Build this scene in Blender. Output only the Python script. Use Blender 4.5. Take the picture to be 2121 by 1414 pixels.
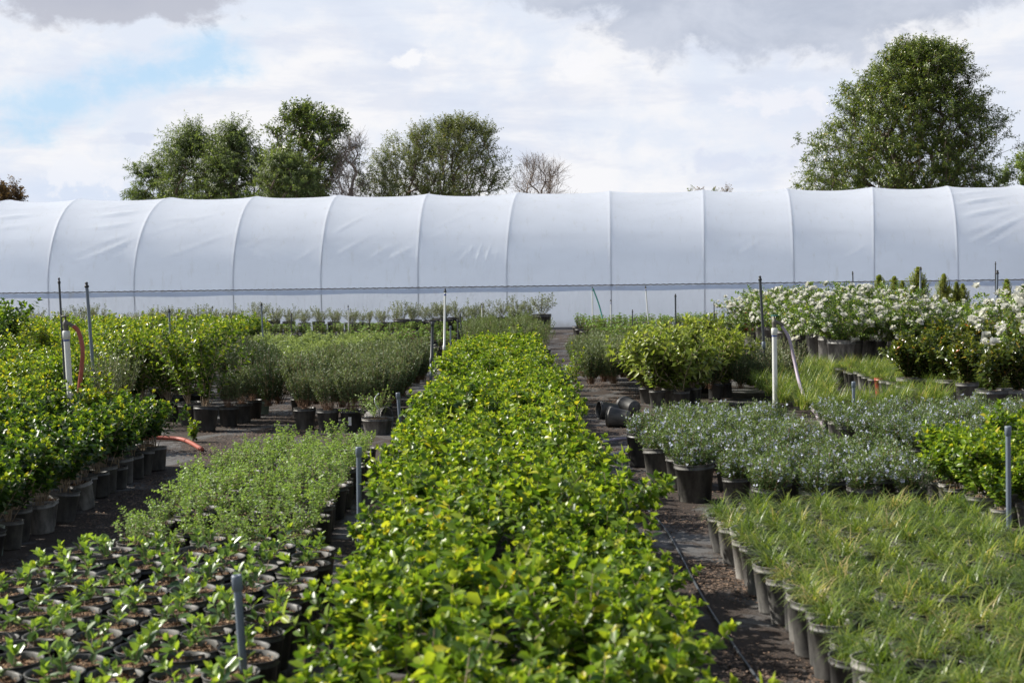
import bpy, math, random
import numpy as np
from mathutils import Matrix, Vector

S = bpy.context.scene
for o in list(bpy.data.objects): bpy.data.objects.remove(o)
COL = S.collection
R = math.radians

# ------------------------------------------------------------------ camera
CAM_H = 1.45; FPX = 2946.0; CX = 1060.5; CY = 707.0
YAW, PITCH, ROLL = -0.01035, math.atan(132 / FPX), -0.0135
cam_d = bpy.data.cameras.new('camera'); cam = bpy.data.objects.new('camera', cam_d); COL.objects.link(cam)
cam_d.lens = 50.0; cam_d.sensor_width = 36.0; cam_d.clip_start = 0.05; cam_d.clip_end = 4000
CAMR = Matrix.Rotation(YAW, 4, 'Z') @ Matrix.Rotation(math.pi / 2 - PITCH, 4, 'X') @ Matrix.Rotation(ROLL, 4, 'Z')
cam.matrix_world = Matrix.Translation((0, 0, CAM_H)) @ CAMR
cam_d.dof.use_dof = True; cam_d.dof.focus_distance = 20.0; cam_d.dof.aperture_fstop = 5.6
S.camera = cam
CR = np.array(CAMR.to_3x3())

# ------------------------------------------------------------------ light, sky, exposure
SUN_AZ, SUN_EL = R(-72), R(37)          # azimuth from +Y, minus = to the left; elevation
EXPOSURE = 0.55
SUN_E, AMB = 5.0, 0.70
S.render.engine = 'CYCLES'
S.view_settings.view_transform = 'Standard'; S.view_settings.look = 'None'
S.view_settings.gamma = 1.0; S.view_settings.exposure = EXPOSURE
S.cycles.use_denoising = True; S.cycles.denoising_prefilter = 'ACCURATE'
S.cycles.max_bounces = 9; S.cycles.transparent_max_bounces = 6
S.cycles.diffuse_bounces = 6; S.cycles.glossy_bounces = 2; S.cycles.transmission_bounces = 6
sd = bpy.data.lights.new('sun', 'SUN'); sun = bpy.data.objects.new('sun', sd); COL.objects.link(sun)
sd.energy = SUN_E; sd.angle = R(0.5); sd.color = (1.0, 0.95, 0.86)
sv = Vector((math.sin(SUN_AZ) * math.cos(SUN_EL), math.cos(SUN_AZ) * math.cos(SUN_EL), math.sin(SUN_EL)))
sun.rotation_euler = sv.to_track_quat('Z', 'Y').to_euler()


class NT:
    """small helper to write node graphs"""
    def __init__(s, tree): s.t = tree; s.n = tree.nodes; s.l = tree.links
    def node(s, ty, **kw):
        n = s.n.new(ty)
        for k, v in kw.items(): setattr(n, k, v)
        return n
    def put(s, sock, v):
        if isinstance(v, bpy.types.NodeSocket): s.l.new(v, sock)
        elif v is not None: sock.default_value = v
    def m(s, op, a, b=None, c=None, clamp=False):
        n = s.node('ShaderNodeMath', operation=op, use_clamp=clamp)
        s.put(n.inputs[0], a)
        if b is not None: s.put(n.inputs[1], b)
        if c is not None: s.put(n.inputs[2], c)
        return n.outputs[0]
    def sm(s, x, lo, hi, a=0.0, b=1.0):
        n = s.node('ShaderNodeMapRange', interpolation_type='SMOOTHSTEP')
        s.put(n.inputs[0], x); n.inputs[1].default_value = lo; n.inputs[2].default_value = hi
        n.inputs[3].default_value = a; n.inputs[4].default_value = b
        return n.outputs[0]
    def mix(s, f, a, b, mode='MIX'):
        n = s.node('ShaderNodeMix', data_type='RGBA', blend_type=mode)
        s.put(n.inputs[0], f)
        for i, v in ((6, a), (7, b)):
            if not isinstance(v, bpy.types.NodeSocket) and len(v) == 3: v = (*v, 1)
            s.put(n.inputs[i], v)
        return n.outputs[2]
    def noise(s, vec, scale, detail=4, rough=0.55, dist=0.0):
        n = s.node('ShaderNodeTexNoise'); s.put(n.inputs['Vector'], vec)
        n.inputs['Scale'].default_value = scale; n.inputs['Detail'].default_value = detail
        n.inputs['Roughness'].default_value = rough; n.inputs['Distortion'].default_value = dist
        return n.outputs['Fac']
    def ramp(s, f, stops):
        n = s.node('ShaderNodeValToRGB'); s.put(n.inputs[0], f); e = n.color_ramp.elements
        while len(e) < len(stops): e.new(0.5)
        for el, (p, c) in zip(e, stops): el.position = p; el.color = (*c, 1)
        return n.outputs[0]
    def scale(s, vec, x, y, z):
        n = s.node('ShaderNodeVectorMath', operation='MULTIPLY'); s.put(n.inputs[0], vec); n.inputs[1].default_value = (x, y, z)
        return n.outputs[0]


W = bpy.data.worlds.new('World'); S.world = W; W.use_nodes = True
g = NT(W.node_tree); g.n.clear()
tc = g.node('ShaderNodeTexCoord'); dirv = tc.outputs['Generated']
sep = g.node('ShaderNodeSeparateXYZ'); g.put(sep.inputs[0], dirv)
az = g.m('ARCTAN2', sep.outputs[0], sep.outputs[1]); el = g.m('ARCSINE', sep.outputs[2])
nz = g.noise(g.scale(dirv, 1, 1, 1.6), 12, 9, 0.6, 0.3); nf = g.noise(g.scale(dirv, 1, 1, 1.3), 38, 9, 0.62, 0.3); nb = g.noise(g.scale(dirv, 1, 1, 2.6), 5, 6, 0.55)
wig = g.m('MULTIPLY_ADD', nz, 2.4, g.m('MULTIPLY_ADD', nf, 1.4, -1.9)); wigf = g.m('MULTIPLY_ADD', nz, 1.6, g.m('MULTIPLY_ADD', nf, 4.2, -2.9))
def blob(a0, e0, sa, se, k=1.0, soft=0.5, slope=0.0, edge=None):
    a = g.m('DIVIDE', g.m('SUBTRACT', az, a0), sa)
    ee = g.m('SUBTRACT', el, e0)
    if slope: ee = g.m('SUBTRACT', ee, g.m('MULTIPLY', g.m('SUBTRACT', az, a0), slope))
    e = g.m('DIVIDE', ee, se)
    d = g.m('SQRT', g.m('ADD', g.m('MULTIPLY', a, a), g.m('MULTIPLY', e, e)))
    v = g.m('MULTIPLY_ADD', wigf if sa < 0.06 else wig, k, g.m('SUBTRACT', 1.0, d))
    return g.sm(v, 0.0, soft)
sky = g.node('ShaderNodeTexSky', sky_type='NISHITA', sun_disc=False)
sky.sun_elevation = SUN_EL; sky.sun_rotation = SUN_AZ; sky.air_density = 1.2; sky.dust_density = 1.5
ns = g.noise(g.scale(dirv, 1, 1, 5.0), 6.5, 9, 0.6, 0.25)
skyc = g.mix(1.0, sky.outputs[0], (0.11, 0.11, 0.11), 'MULTIPLY')
blue = g.mix(0.85, skyc, (0.52, 0.745, 0.98))
wm = g.m('MULTIPLY_ADD', g.m('SUBTRACT', nz, 0.5), 0.7, g.m('MULTIPLY_ADD', g.m('SUBTRACT', nf, 0.5), 0.35, nb))
white = g.mix(g.sm(wm, 0.36, 0.62), (0.76, 0.815, 0.92), (0.92, 0.92, 0.945))
white = g.mix(g.m('MULTIPLY', g.sm(ns, 0.50, 0.66), 0.55), white, (0.66, 0.715, 0.85))
c = g.mix(g.m('MULTIPLY', blob(-0.250, 0.135, 0.125, 0.028, 0.95, 0.9, 0.36), 0.95), white, blue)
c = g.mix(g.m('MULTIPLY', blob(-0.25, 0.196, 0.12, 0.028, 0.8, 0.35), 0.9), c, (0.50, 0.52, 0.60))
c = g.mix(g.m('MULTIPLY', blob(-0.26, 0.225, 0.16, 0.048, 0.4, 0.6), 0.8), c, (0.47, 0.50, 0.60))
c = g.mix(g.m('MULTIPLY', blob(0.20, 0.260, 0.25, 0.124, 0.34, 0.17), 0.92), c, g.mix(g.sm(nz, .35, .65), (0.46, 0.51, 0.62), (0.60, 0.645, 0.75)))
c = g.mix(g.m('MULTIPLY', blob(0.28, 0.095, 0.17, 0.05, 0.8, 1.3), 0.6), c, (0.60, 0.66, 0.84))
c = g.mix(g.m('MULTIPLY', blob(0.165, 0.078, 0.045, 0.010, 0.7, 0.5), 0.55), c, (0.64, 0.70, 0.86))
c = g.mix(g.m('MULTIPLY', blob(-0.30, 0.062, 0.11, 0.022, 0.5, 0.9), 0.7), c, (0.62, 0.72, 0.90))
c = g.mix(g.m('MULTIPLY', blob(-0.285, 0.072, 0.032, 0.012, 1.0, 0.45), 0.8), c, (0.87, 0.89, 0.95))
c = g.mix(g.m('MULTIPLY', blob(-0.245, 0.098, 0.012, 0.006, 0.7, 0.4), 0.7), c, (0.66, 0.72, 0.86))
c = g.mix(g.m('MULTIPLY', blob(-0.058, 0.152, 0.016, 0.010, 0.8, 0.45), 0.85), c, (0.95, 0.95, 0.97))
c = g.mix(g.m('MULTIPLY', blob(0.06, 0.150, 0.020, 0.011, 0.9, 0.45), 0.8), c, (0.93, 0.93, 0.96))
c = g.mix(g.m('MULTIPLY', blob(0.20, 0.118, 0.05, 0.012, 0.9, 0.7), 0.7), c, (0.90, 0.90, 0.95))
# higher up: broken cloud over blue sky
hi = g.mix(g.sm(nb, 0.45, 0.62), skyc, (0.33, 0.35, 0.41))
c = g.mix(g.sm(el, 0.23, 0.40), c, hi)
c = g.mix(g.sm(el, -0.04, 0.0), (0.16, 0.16, 0.14), c)
bg = g.node('ShaderNodeBackground'); g.put(bg.inputs[0], c); bg.inputs[1].default_value = AMB
out = g.node('ShaderNodeOutputWorld'); g.l.new(bg.outputs[0], out.inputs[0])


# ------------------------------------------------------------------ picture <-> world
def ray(px, py):
    return CR @ np.array([(px - CX) / FPX, -(py - CY) / FPX, -1.0])
def at_h(px, py, h=0.0):                # point of height h seen at the pixel
    d = ray(px, py); t = (h - CAM_H) / d[2]
    return np.array([d[0] * t, d[1] * t, h])
def at_d(px, py, Y):                    # point at depth Y seen at the pixel
    d = ray(px, py); t = Y / d[1]
    return np.array([d[0] * t, Y, CAM_H + d[2] * t])
def proj(p):
    v = CR.T @ (np.asarray(p, float) - np.array([0, 0, CAM_H]))
    return CX + FPX * v[0] / -v[2], CY - FPX * v[1] / -v[2]
def seen(x, y, z=0.3, m=90):
    px, py = proj((x, y, z))
    k = FPX / y * 0.25
    return -m * 0.3 - k < px < 2121 + m * 0.3 + k and proj((x, y, z + 0.35))[1] < 1450


# ------------------------------------------------------------------ materials
MATS = {}
def principled(name, col, rough=0.6, **kw):
    m = bpy.data.materials.new(name); m.use_nodes = True; MATS[name] = m
    b = m.node_tree.nodes['Principled BSDF']
    b.inputs['Base Color'].default_value = (*col, 1); b.inputs['Roughness'].default_value = rough
    for k, v in kw.items(): b.inputs[k].default_value = v
    return m, NT(m.node_tree), b
def leafmat(name, stops, rough=0.35, trans=0.35, tint=(1.0, 1.0, 1.0), tgain=1.6, spec=0.5, vary=0.12):
    m, n, b = principled(name, (0.1, 0.2, 0.05), rough)
    b.inputs['Specular IOR Level'].default_value = spec
    at = n.node('ShaderNodeAttribute', attribute_name='tone'); oi = n.node('ShaderNodeObjectInfo')
    f = n.m('MULTIPLY_ADD', n.m('SUBTRACT', oi.outputs['Random'], 0.5), vary, at.outputs['Fac'], clamp=True)
    col = n.ramp(f, stops)
    tx = n.node('ShaderNodeTexCoord'); mot = n.noise(tx.outputs['Object'], 60, 2)
    col = n.mix(n.m('MULTIPLY', mot, 0.25), col, (0.05, 0.08, 0.02))
    n.put(b.inputs['Base Color'], col)
    tr = n.node('ShaderNodeBsdfTranslucent')
    n.put(tr.inputs[0], n.mix(1.0, col, (tgain * tint[0], tgain * tint[1], tgain * tint[2] * 0.5), 'MULTIPLY'))
    mx = n.node('ShaderNodeMixShader'); mx.inputs[0].default_value = trans
    n.l.new(b.outputs[0], mx.inputs[1]); n.l.new(tr.outputs[0], mx.inputs[2])
    n.l.new(mx.outputs[0], n.n['Material Output'].inputs[0])
    return m
GL = leafmat('glossy_leaf', [(0.0, (0.021, 0.056, 0.014)), (0.35, (0.083, 0.161, 0.020)), (0.65, (0.227, 0.336, 0.031)), (0.88, (0.484, 0.546, 0.049)), (1.0, (0.605, 0.470, 0.056))], 0.36, 0.42)
YL = leafmat('yellow_leaf', [(0.0, (0.023, 0.057, 0.014)), (0.45, (0.103, 0.172, 0.021)), (0.8, (0.310, 0.391, 0.034)), (1.0, (0.627, 0.543, 0.031))], 0.32, 0.42)
BL = leafmat('broad_leaf', [(0.0, (0.055, 0.090, 0.020)), (0.5, (0.210, 0.275, 0.055)), (1.0, (0.50, 0.53, 0.13))], 0.36, 0.42)
SL = leafmat('seedling_leaf', [(0.0, (0.041, 0.095, 0.047)), (0.5, (0.135, 0.230, 0.068)), (0.8, (0.338, 0.486, 0.068)), (1.0, (0.464, 0.508, 0.055))], 0.32, 0.35)
TL = leafmat('creeper_leaf', [(0.0, (0.068, 0.130, 0.033)), (0.5, (0.205, 0.325, 0.085)), (1.0, (0.378, 0.523, 0.142))], 0.5, 0.35)
RL = leafmat('needle_leaf', [(0.0, (0.040, 0.063, 0.025)), (0.5, (0.112, 0.152, 0.066)), (1.0, (0.355, 0.418, 0.219))], 0.55, 0.25)
DL = leafmat('dark_needle_leaf', [(0.0, (0.018, 0.036, 0.014)), (0.5, (0.045, 0.08, 0.03)), (1.0, (0.11, 0.16, 0.07))], 0.55, 0.25)
RF = leafmat('rosemary_leaf', [(0.0, (0.028, 0.058, 0.016)), (0.5, (0.112, 0.178, 0.055)), (1.0, (0.37, 0.48, 0.17))], 0.5, 0.3, vary=.2)
GR = leafmat('grass_leaf', [(0.0, (0.035, 0.080, 0.012)), (0.5, (0.155, 0.230, 0.040)), (0.85, (0.37, 0.42, 0.09)), (1.0, (0.58, 0.47, 0.24))], 0.38, 0.40, vary=.30)
RO = leafmat('rose_leaf', [(0.0, (0.026, 0.058, 0.014)), (0.5, (0.110, 0.190, 0.030)), (0.85, (0.28, 0.39, 0.06)), (1.0, (0.36, 0.27, 0.05))], 0.35, 0.35)
BR = leafmat('bronze_leaf', [(0.0, (0.025, 0.045, 0.014)), (0.5, (0.070, 0.105, 0.025)), (0.8, (0.224, 0.238, 0.035)), (0.93, (0.476, 0.280, 0.042)), (1.0, (0.560, 0.112, 0.034))], 0.25, 0.35)
CL = leafmat('column_leaf', [(0.0, (0.045, 0.090, 0.018)), (0.6, (0.160, 0.240, 0.040)), (1.0, (0.40, 0.42, 0.08))], 0.45, 0.35)
OL = leafmat('silver_leaf', [(0.0, (0.07, 0.09, 0.05)), (0.5, (0.17, 0.20, 0.11)), (1.0, (0.38, 0.42, 0.27))], 0.5, 0.25)
PL = leafmat('rosette_leaf', [(0.0, (0.036, 0.084, 0.024)), (0.5, (0.096, 0.204, 0.036)), (1.0, (0.360, 0.509, 0.106))], 0.42, 0.3)
AT = leafmat('ash_leaf', [(0.0, (0.025, 0.051, 0.012)), (0.5, (0.102, 0.150, 0.024)), (0.9, (0.284, 0.345, 0.068)), (1.0, (0.386, 0.218, 0.046))], 0.28, 0.30)
AC = leafmat('acacia_leaf', [(0.0, (0.05, 0.085, 0.025)), (0.5, (0.125, 0.175, 0.055)), (1.0, (0.30, 0.36, 0.14))], 0.45, 0.38)
WL = leafmat('willow_leaf', [(0.0, (0.055, 0.080, 0.024)), (0.5, (0.145, 0.175, 0.055)), (0.9, (0.26, 0.28, 0.10)), (1.0, (0.38, 0.20, 0.07))], 0.45, 0.35)
DR = leafmat('dry_leaf', [(0.0, (0.07, 0.04, 0.02)), (0.5, (0.17, 0.09, 0.03)), (1.0, (0.34, 0.20, 0.06))], 0.6, 0.3)
WP = leafmat('white_petal', [(0.0, (0.78, 0.77, 0.66)), (0.5, (0.86, 0.85, 0.80)), (1.0, (0.88, 0.88, 0.86))], 0.6, 0.5, (1, 1, 1.9), 1.0)
RP = leafmat('red_petal', [(0.0, (0.35, 0.01, 0.03)), (1.0, (0.65, 0.02, 0.07))], 0.6, 0.2, (1, 1, 1.5), 1.0)
KP = leafmat('pink_petal', [(0.0, (0.8, 0.35, 0.45)), (1.0, (0.85, 0.5, 0.6))], 0.6, 0.2, (1, 1, 1.5), 1.0)
BP = leafmat('blue_petal', [(0.0, (0.60, 0.64, 0.88)), (1.0, (0.82, 0.84, 0.94))], 0.6, 0.2, (1, 1, 1.9), 1.0)

def barkmat(name, a, b_, sc=20):
    m, n, b = principled(name, a, 0.85)
    tx = n.node('ShaderNodeTexCoord'); nn = n.noise(n.scale(tx.outputs['Object'], 1, 1, 0.3), sc, 4)
    n.put(b.inputs['Base Color'], n.mix(n.sm(nn, 0.35, 0.65), a, b_))
    return m
STEM = barkmat('stem_bark', (0.22, 0.16, 0.10), (0.42, 0.34, 0.25), 30)
STEMR = barkmat('brown_stem', (0.16, 0.09, 0.05), (0.33, 0.21, 0.14), 30)
BARK = barkmat('tree_bark', (0.12, 0.09, 0.065), (0.22, 0.17, 0.13), 6)
PALEB = barkmat('pale_twig', (0.20, 0.16, 0.13), (0.34, 0.28, 0.24), 6)

def potmat(name, base, dust, amt=0.8):
    m, n, b = principled(name, base, 0.45)
    tx = n.node('ShaderNodeTexCoord'); oi = n.node('ShaderNodeObjectInfo')
    ad = n.node('ShaderNodeVectorMath', operation='ADD'); n.put(ad.inputs[0], tx.outputs['Object'])
    cmb = n.node('ShaderNodeCombineXYZ'); n.put(cmb.inputs[0], n.m('MULTIPLY', oi.outputs['Random'], 37.0)); n.l.new(cmb.outputs[0], ad.inputs[1])
    n1 = n.noise(n.scale(ad.outputs[0], 1, 1, 0.35), 14, 5, 0.65)
    n2 = n.noise(ad.outputs[0], 90, 3, 0.6)
    k = n.m('MULTIPLY', n.m('MULTIPLY_ADD', n2, 0.5, n.sm(n1, 0.34, 0.72)), n.m('MULTIPLY_ADD', oi.outputs['Random'], 0.75 * amt, 0.2 * amt), clamp=True)
    n.put(b.inputs['Base Color'], n.mix(k, base, dust))
    n.put(b.inputs['Roughness'], n.m('MULTIPLY_ADD', k, 0.4, 0.42))
    return m
POT = potmat('black_pot_plastic', (0.018, 0.019, 0.020), (0.20, 0.19, 0.17), 0.75)
POTD = potmat('dusty_pot_plastic', (0.040, 0.041, 0.042), (0.35, 0.335, 0.31), 1.15)
POTG = potmat('pale_green_pot', (0.22, 0.30, 0.24), (0.45, 0.47, 0.40), 0.6)
POTR = potmat('terracotta_pot', (0.42, 0.10, 0.06), (0.45, 0.2, 0.13), 0.5)
def soilmat():
    m, n, b = principled('bark_chip_soil', (0.1, 0.06, 0.03), 0.95)
    tx = n.node('ShaderNodeTexCoord')
    v = n.node('ShaderNodeTexVoronoi'); n.put(v.inputs['Vector'], tx.outputs['Object']); v.inputs['Scale'].default_value = 90
    sp = n.node('ShaderNodeSeparateColor'); n.l.new(v.outputs['Color'], sp.inputs[0])
    n.put(b.inputs['Base Color'], n.ramp(sp.outputs[0], [(0.0, (0.03, 0.016, 0.009)), (0.45, (0.13, 0.068, 0.034)), (0.8, (0.30, 0.175, 0.095)), (1.0, (0.50, 0.37, 0.23))]))
    return m
SOIL = soilmat()
def groundmat():
    m, n, b = principled('weed_mat_ground', (0.1, 0.1, 0.1), 0.8)
    tx = n.node('ShaderNodeTexCoord'); o = tx.outputs['Object']
    big = n.noise(n.scale(o, 1, 0.6, 1), 1.9, 8, 0.68, 0.5); mid = n.noise(o, 9, 5, 0.6); fine = n.noise(o, 110, 4, 0.7)
    mat_ = n.mix(mid, (0.055, 0.054, 0.055), (0.165, 0.16, 0.155))
    dirt = n.mix(n.sm(fine, .35, .7), (0.014, 0.010, 0.008), (0.080, 0.052, 0.036))
    k = n.sm(n.m('MULTIPLY_ADD', fine, 0.22, big), 0.59, 0.70)
    n.put(b.inputs['Base Color'], n.mix(k, dirt, mat_))
    n.put(b.inputs['Roughness'], n.m('MULTIPLY_ADD', k, -0.25, 0.9))
    bp = n.node('ShaderNodeBump'); bp.inputs['Strength'].default_value = 0.6; bp.inputs['Distance'].default_value = 0.02
    n.put(bp.inputs['Height'], n.m('MULTIPLY_ADD', fine, 0.5, n.m('MULTIPLY', mid, 0.8))); n.l.new(bp.outputs[0], b.inputs['Normal'])
    return m
GROUND = groundmat()
def filmmat(name, col, trans=0.3, stain=0.0):
    m, n, b = principled(name, col, 0.45)
    tx = n.node('ShaderNodeTexCoord'); o = tx.outputs['Object']
    cl = n.noise(n.scale(o, 0.5, 1, 1), 1.3, 6, 0.6)
    c0 = n.mix(n.m('MULTIPLY', n.sm(cl, 0.3, 0.75), 0.5), col, tuple(x * 0.90 for x in col))
    dr = n.noise(n.scale(o, 1.6, 1, .35), 3.5, 8, 0.75); c0 = n.mix(n.m('MULTIPLY', n.sm(dr, 0.52, 0.78), 0.50), c0, (0.64, 0.63, 0.60))
    if stain:
        stn = n.noise(n.scale(o, 7.0, 7.0, 0.55), 2.2, 4, 0.7)
        c0 = n.mix(n.m('MULTIPLY', n.sm(stn, 0.60, 0.80), stain), c0, (0.36, 0.30, 0.22))
        dn = n.noise(n.scale(o, 2.0, 2.0, 1), 3, 4)
        sp = n.node('ShaderNodeSeparateXYZ'); n.put(sp.inputs[0], o)
        c0 = n.mix(n.m('MULTIPLY', n.sm(n.m('MULTIPLY_ADD', dn, 0.25, sp.outputs[2]), 0.40, 0.12), 0.5), c0, (0.42, 0.37, 0.30))
    wv = n.node('ShaderNodeTexWave', bands_direction='Z'); n.put(wv.inputs['Vector'], o); wv.inputs['Scale'].default_value = 11; wv.inputs['Distortion'].default_value = 1.5
    n.put(b.inputs['Base Color'], c0)
    bp = n.node('ShaderNodeBump'); bp.inputs['Strength'].default_value = 0.25; bp.inputs['Distance'].default_value = 0.01
    n.put(bp.inputs['Height'], n.m('MULTIPLY_ADD', wv.outputs['Fac'], 0.25, n.noise(n.scale(o, 1, 1, 3.0), 5, 4))); n.l.new(bp.outputs[0], b.inputs['Normal'])
    tr = n.node('ShaderNodeBsdfTranslucent'); n.put(tr.inputs[0], n.mix(1.0, c0, (0.91, 0.955, 1.0), 'MULTIPLY')); n.l.new(bp.outputs[0], tr.inputs['Normal'])
    mx = n.node('ShaderNodeMixShader'); mx.inputs[0].default_value = trans
    n.l.new(b.outputs[0], mx.inputs[1]); n.l.new(tr.outputs[0], mx.inputs[2]); n.l.new(mx.outputs[0], n.n['Material Output'].inputs[0])
    return m
FILM = filmmat('white_film', (0.86, 0.88, 0.93), 0.56)
FILMW = filmmat('curtain_film', (0.89, 0.885, 0.90), 0.58, 0.6)
FILMB = filmmat('overlap_shade_film', (0.66, 0.73, 0.86), 0.40)  # bluish shade below the rail put into the colour of the overlap
def plain(name, col, rough=0.5, sc=25, amt=0.35, **kw):
    m, n, b = principled(name, col, rough, **kw)
    tx = n.node('ShaderNodeTexCoord'); nn = n.noise(tx.outputs['Object'], sc, 5, 0.65)
    n.put(b.inputs['Base Color'], n.mix(n.m('MULTIPLY', n.sm(nn, 0.35, 0.75), amt), col, tuple(min(1, x * 0.45 + 0.07) for x in col)))
    return m
STEEL = plain('galvanised_steel', (0.62, 0.64, 0.67), 0.5, 25, 0.15, Metallic=0.2)
WIRE = plain('dark_wire', (0.10, 0.09, 0.065), 0.6)
PVCG = plain('grey_pipe_plastic', (0.15, 0.185, 0.235), 0.45, 30, 0.45)
PVCD = plain('dark_pipe_plastic', (0.045, 0.052, 0.062), 0.5)
PVCW = plain('white_pipe_plastic', (0.72, 0.73, 0.70), 0.4, 12, 0.25)
BLACK = plain('black_plastic', (0.012, 0.012, 0.013), 0.5)
BLUEP = plain('blue_tape', (0.03, 0.07, 0.30), 0.5)
VALVE = plain('weathered_valve', (0.13, 0.12, 0.10), 0.6)
VGREEN = plain('green_valve_handle', (0.01, 0.16, 0.13), 0.5)
HOSER = plain('red_hose_rubber', (0.34, 0.075, 0.045), 0.55, 15)
HOSEM = plain('mauve_hose_rubber', (0.36, 0.30, 0.36), 0.5, 15)
HOSEG = plain('green_hose_rubber', (0.01, 0.22, 0.17), 0.45, 15)
TAG = plain('white_tag', (0.75, 0.75, 0.73), 0.5, 10, 0.1)
CHIP = plain('bark_chips', (0.20, 0.125, 0.078), 0.9, 40, 0.9)

# ------------------------------------------------------------------ mesh builder
def unit(v): return v / np.maximum(np.linalg.norm(v, axis=-1, keepdims=True), 1e-9)
# leaf templates: (along, side, up) and faces
OVAL = (np.array([[0, 0, 0], [.3, 0, 0], [.68, 0, 0], [1, 0, 0], [.3, -.5, .10], [.68, -.42, .09], [.3, .5, .10], [.68, .42, .09]], float),
        [(0, 1, 4), (1, 2, 5, 4), (2, 3, 5), (0, 6, 1), (1, 6, 7, 2), (2, 7, 3)])
DIAM = (np.array([[0, 0, 0], [.5, -.5, .06], [1, 0, 0], [.5, .5, .06]], float), [(0, 1, 2, 3)])
SLIM = (np.array([[0, 0, 0], [.45, -.5, .03], [1, 0, -.10], [.45, .5, .03]], float), [(0, 1, 2), (0, 2, 3)])
class MB:
    def __init__(s): s.v = []; s.t = []; s.f = []; s.n = 0; s.m = []; s.sm = []
    def add(s, V, F, tone=0.5, mat=0, smooth=True):
        V = np.asarray(V, float); k = len(V)
        s.v.append(V); s.t.append(np.broadcast_to(np.asarray(tone, float), (k,)).copy())
        for f in F:
            f = np.asarray(f)
            s.f.append((f + s.n).reshape(-1, f.shape[-1])); s.m.append(mat); s.sm.append(smooth)
        s.n += k
    def leaves(s, P, D, N, L, Wd, tone, tmpl=OVAL, curl=0.15, mat=0):
        P = np.asarray(P, float); n = len(P)
        if n == 0: return
        D = unit(D); Sd = unit(np.cross(D, N)); Nn = np.cross(Sd, D)
        T, F = tmpl; k = len(T)
        L = np.broadcast_to(L, (n,)); Wd = np.broadcast_to(Wd, (n,)); curl = np.broadcast_to(curl, (n,))
        up = T[:, 2][None, :] * 1.0 * Wd[:, None] * 2.0 - curl[:, None] * (T[:, 0] ** 2)[None, :] * L[:, None]
        V = P[:, None] + D[:, None] * (T[:, 0][None, :] * L[:, None])[..., None] + Sd[:, None] * (T[:, 1][None, :] * Wd[:, None])[..., None] + Nn[:, None] * up[..., None]
        base = (np.arange(n) * k)[:, None]
        s.add(V.reshape(-1, 3), [base + np.array(f)[None] for f in F], np.repeat(np.broadcast_to(tone, (n,)), k), mat)
    def blades(s, P, az, L, Wd, lean, tone, seg=4, mat=0):       # arching grass blades
        n = len(P); tt = np.linspace(0, 1, seg + 1)
        hd = np.stack([np.cos(az), np.sin(az), 0 * az], -1); sd = np.stack([-np.sin(az), np.cos(az), 0 * az], -1)
        ang = np.minimum(lean[:, None] * (0.15 + 1.7 * tt[None, :] ** 1.2), 2.3)
        dx = np.sin(ang) * (L / seg)[:, None]; dz = np.cos(ang) * (L / seg)[:, None]
        X = np.cumsum(dx, 1) - dx[:, :1]; Z = np.cumsum(dz, 1) - dz[:, :1]
        w = (Wd[:, None] * (1 - tt[None, :] ** 2.2) * 0.5 + 0.0004)
        C = P[:, None] + hd[:, None] * X[..., None] + np.array([0, 0, 1.0]) * Z[..., None]
        V = np.stack([C - sd[:, None] * w[..., None], C + sd[:, None] * w[..., None]], 2).reshape(-1, 3)
        k = 2 * (seg + 1); base = (np.arange(n) * k)[:, None]
        F = [base + np.array((2 * i, 2 * i + 1, 2 * i + 3, 2 * i + 2))[None] for i in range(seg)]
        s.add(V, F, np.repeat(tone, k), mat)
    def tube(s, pts, r0, r1=None, sides=5, mat=0, caps=False, tone=0.5):
        pts = np.asarray(pts, float); n = len(pts); r1 = r0 if r1 is None else r1
        rr = np.linspace(r0, r1, n) if np.ndim(r0) == 0 else np.asarray(r0)
        d = unit(np.gradient(pts, axis=0)); ref = np.array([0, 0, 1.0]) if abs(d[0, 2]) < 0.85 else np.array([1.0, 0, 0])
        V = []
        a = np.arange(sides) * 2 * np.pi / sides
        for i in range(n):
            u = unit(np.cross(d[i], ref)); w = np.cross(d[i], u)
            ref = -np.cross(d[i], u) if False else ref
            V.append(pts[i] + rr[i] * (np.cos(a)[:, None] * u + np.sin(a)[:, None] * w))
        V = np.concatenate(V); i = np.arange(n - 1)[:, None] * sides; j = np.arange(sides)[None]
        q = np.stack([i + j, i + (j + 1) % sides, i + sides + (j + 1) % sides, i + sides + j], -1).reshape(-1, 4)
        F = [q]
        if caps: F += [np.arange(sides)[None, ::-1], (np.arange(sides) + (n - 1) * sides)[None]]
        s.add(V, F, tone, mat)
    def lathe(s, prof, sides=24, mat=0, M=None, caps=False):
        prof = np.asarray(prof, float); a = np.arange(sides) * 2 * np.pi / sides; n = len(prof)
        V = np.stack([prof[:, 0][:, None] * np.cos(a), prof[:, 0][:, None] * np.sin(a), np.repeat(prof[:, 1][:, None], sides, 1)], -1).reshape(-1, 3)
        if M is not None: V = V @ np.array(M.to_3x3()).T + np.array(M.translation)
        i = np.arange(n - 1)[:, None] * sides; j = np.arange(sides)[None]
        F = [np.stack([i + j, i + (j + 1) % sides, i + sides + (j + 1) % sides, i + sides + j], -1).reshape(-1, 4)]
        if caps: F += [np.arange(sides)[None, ::-1], (np.arange(sides) + (n - 1) * sides)[None]]
        s.add(V, F, 0.5, mat)
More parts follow.
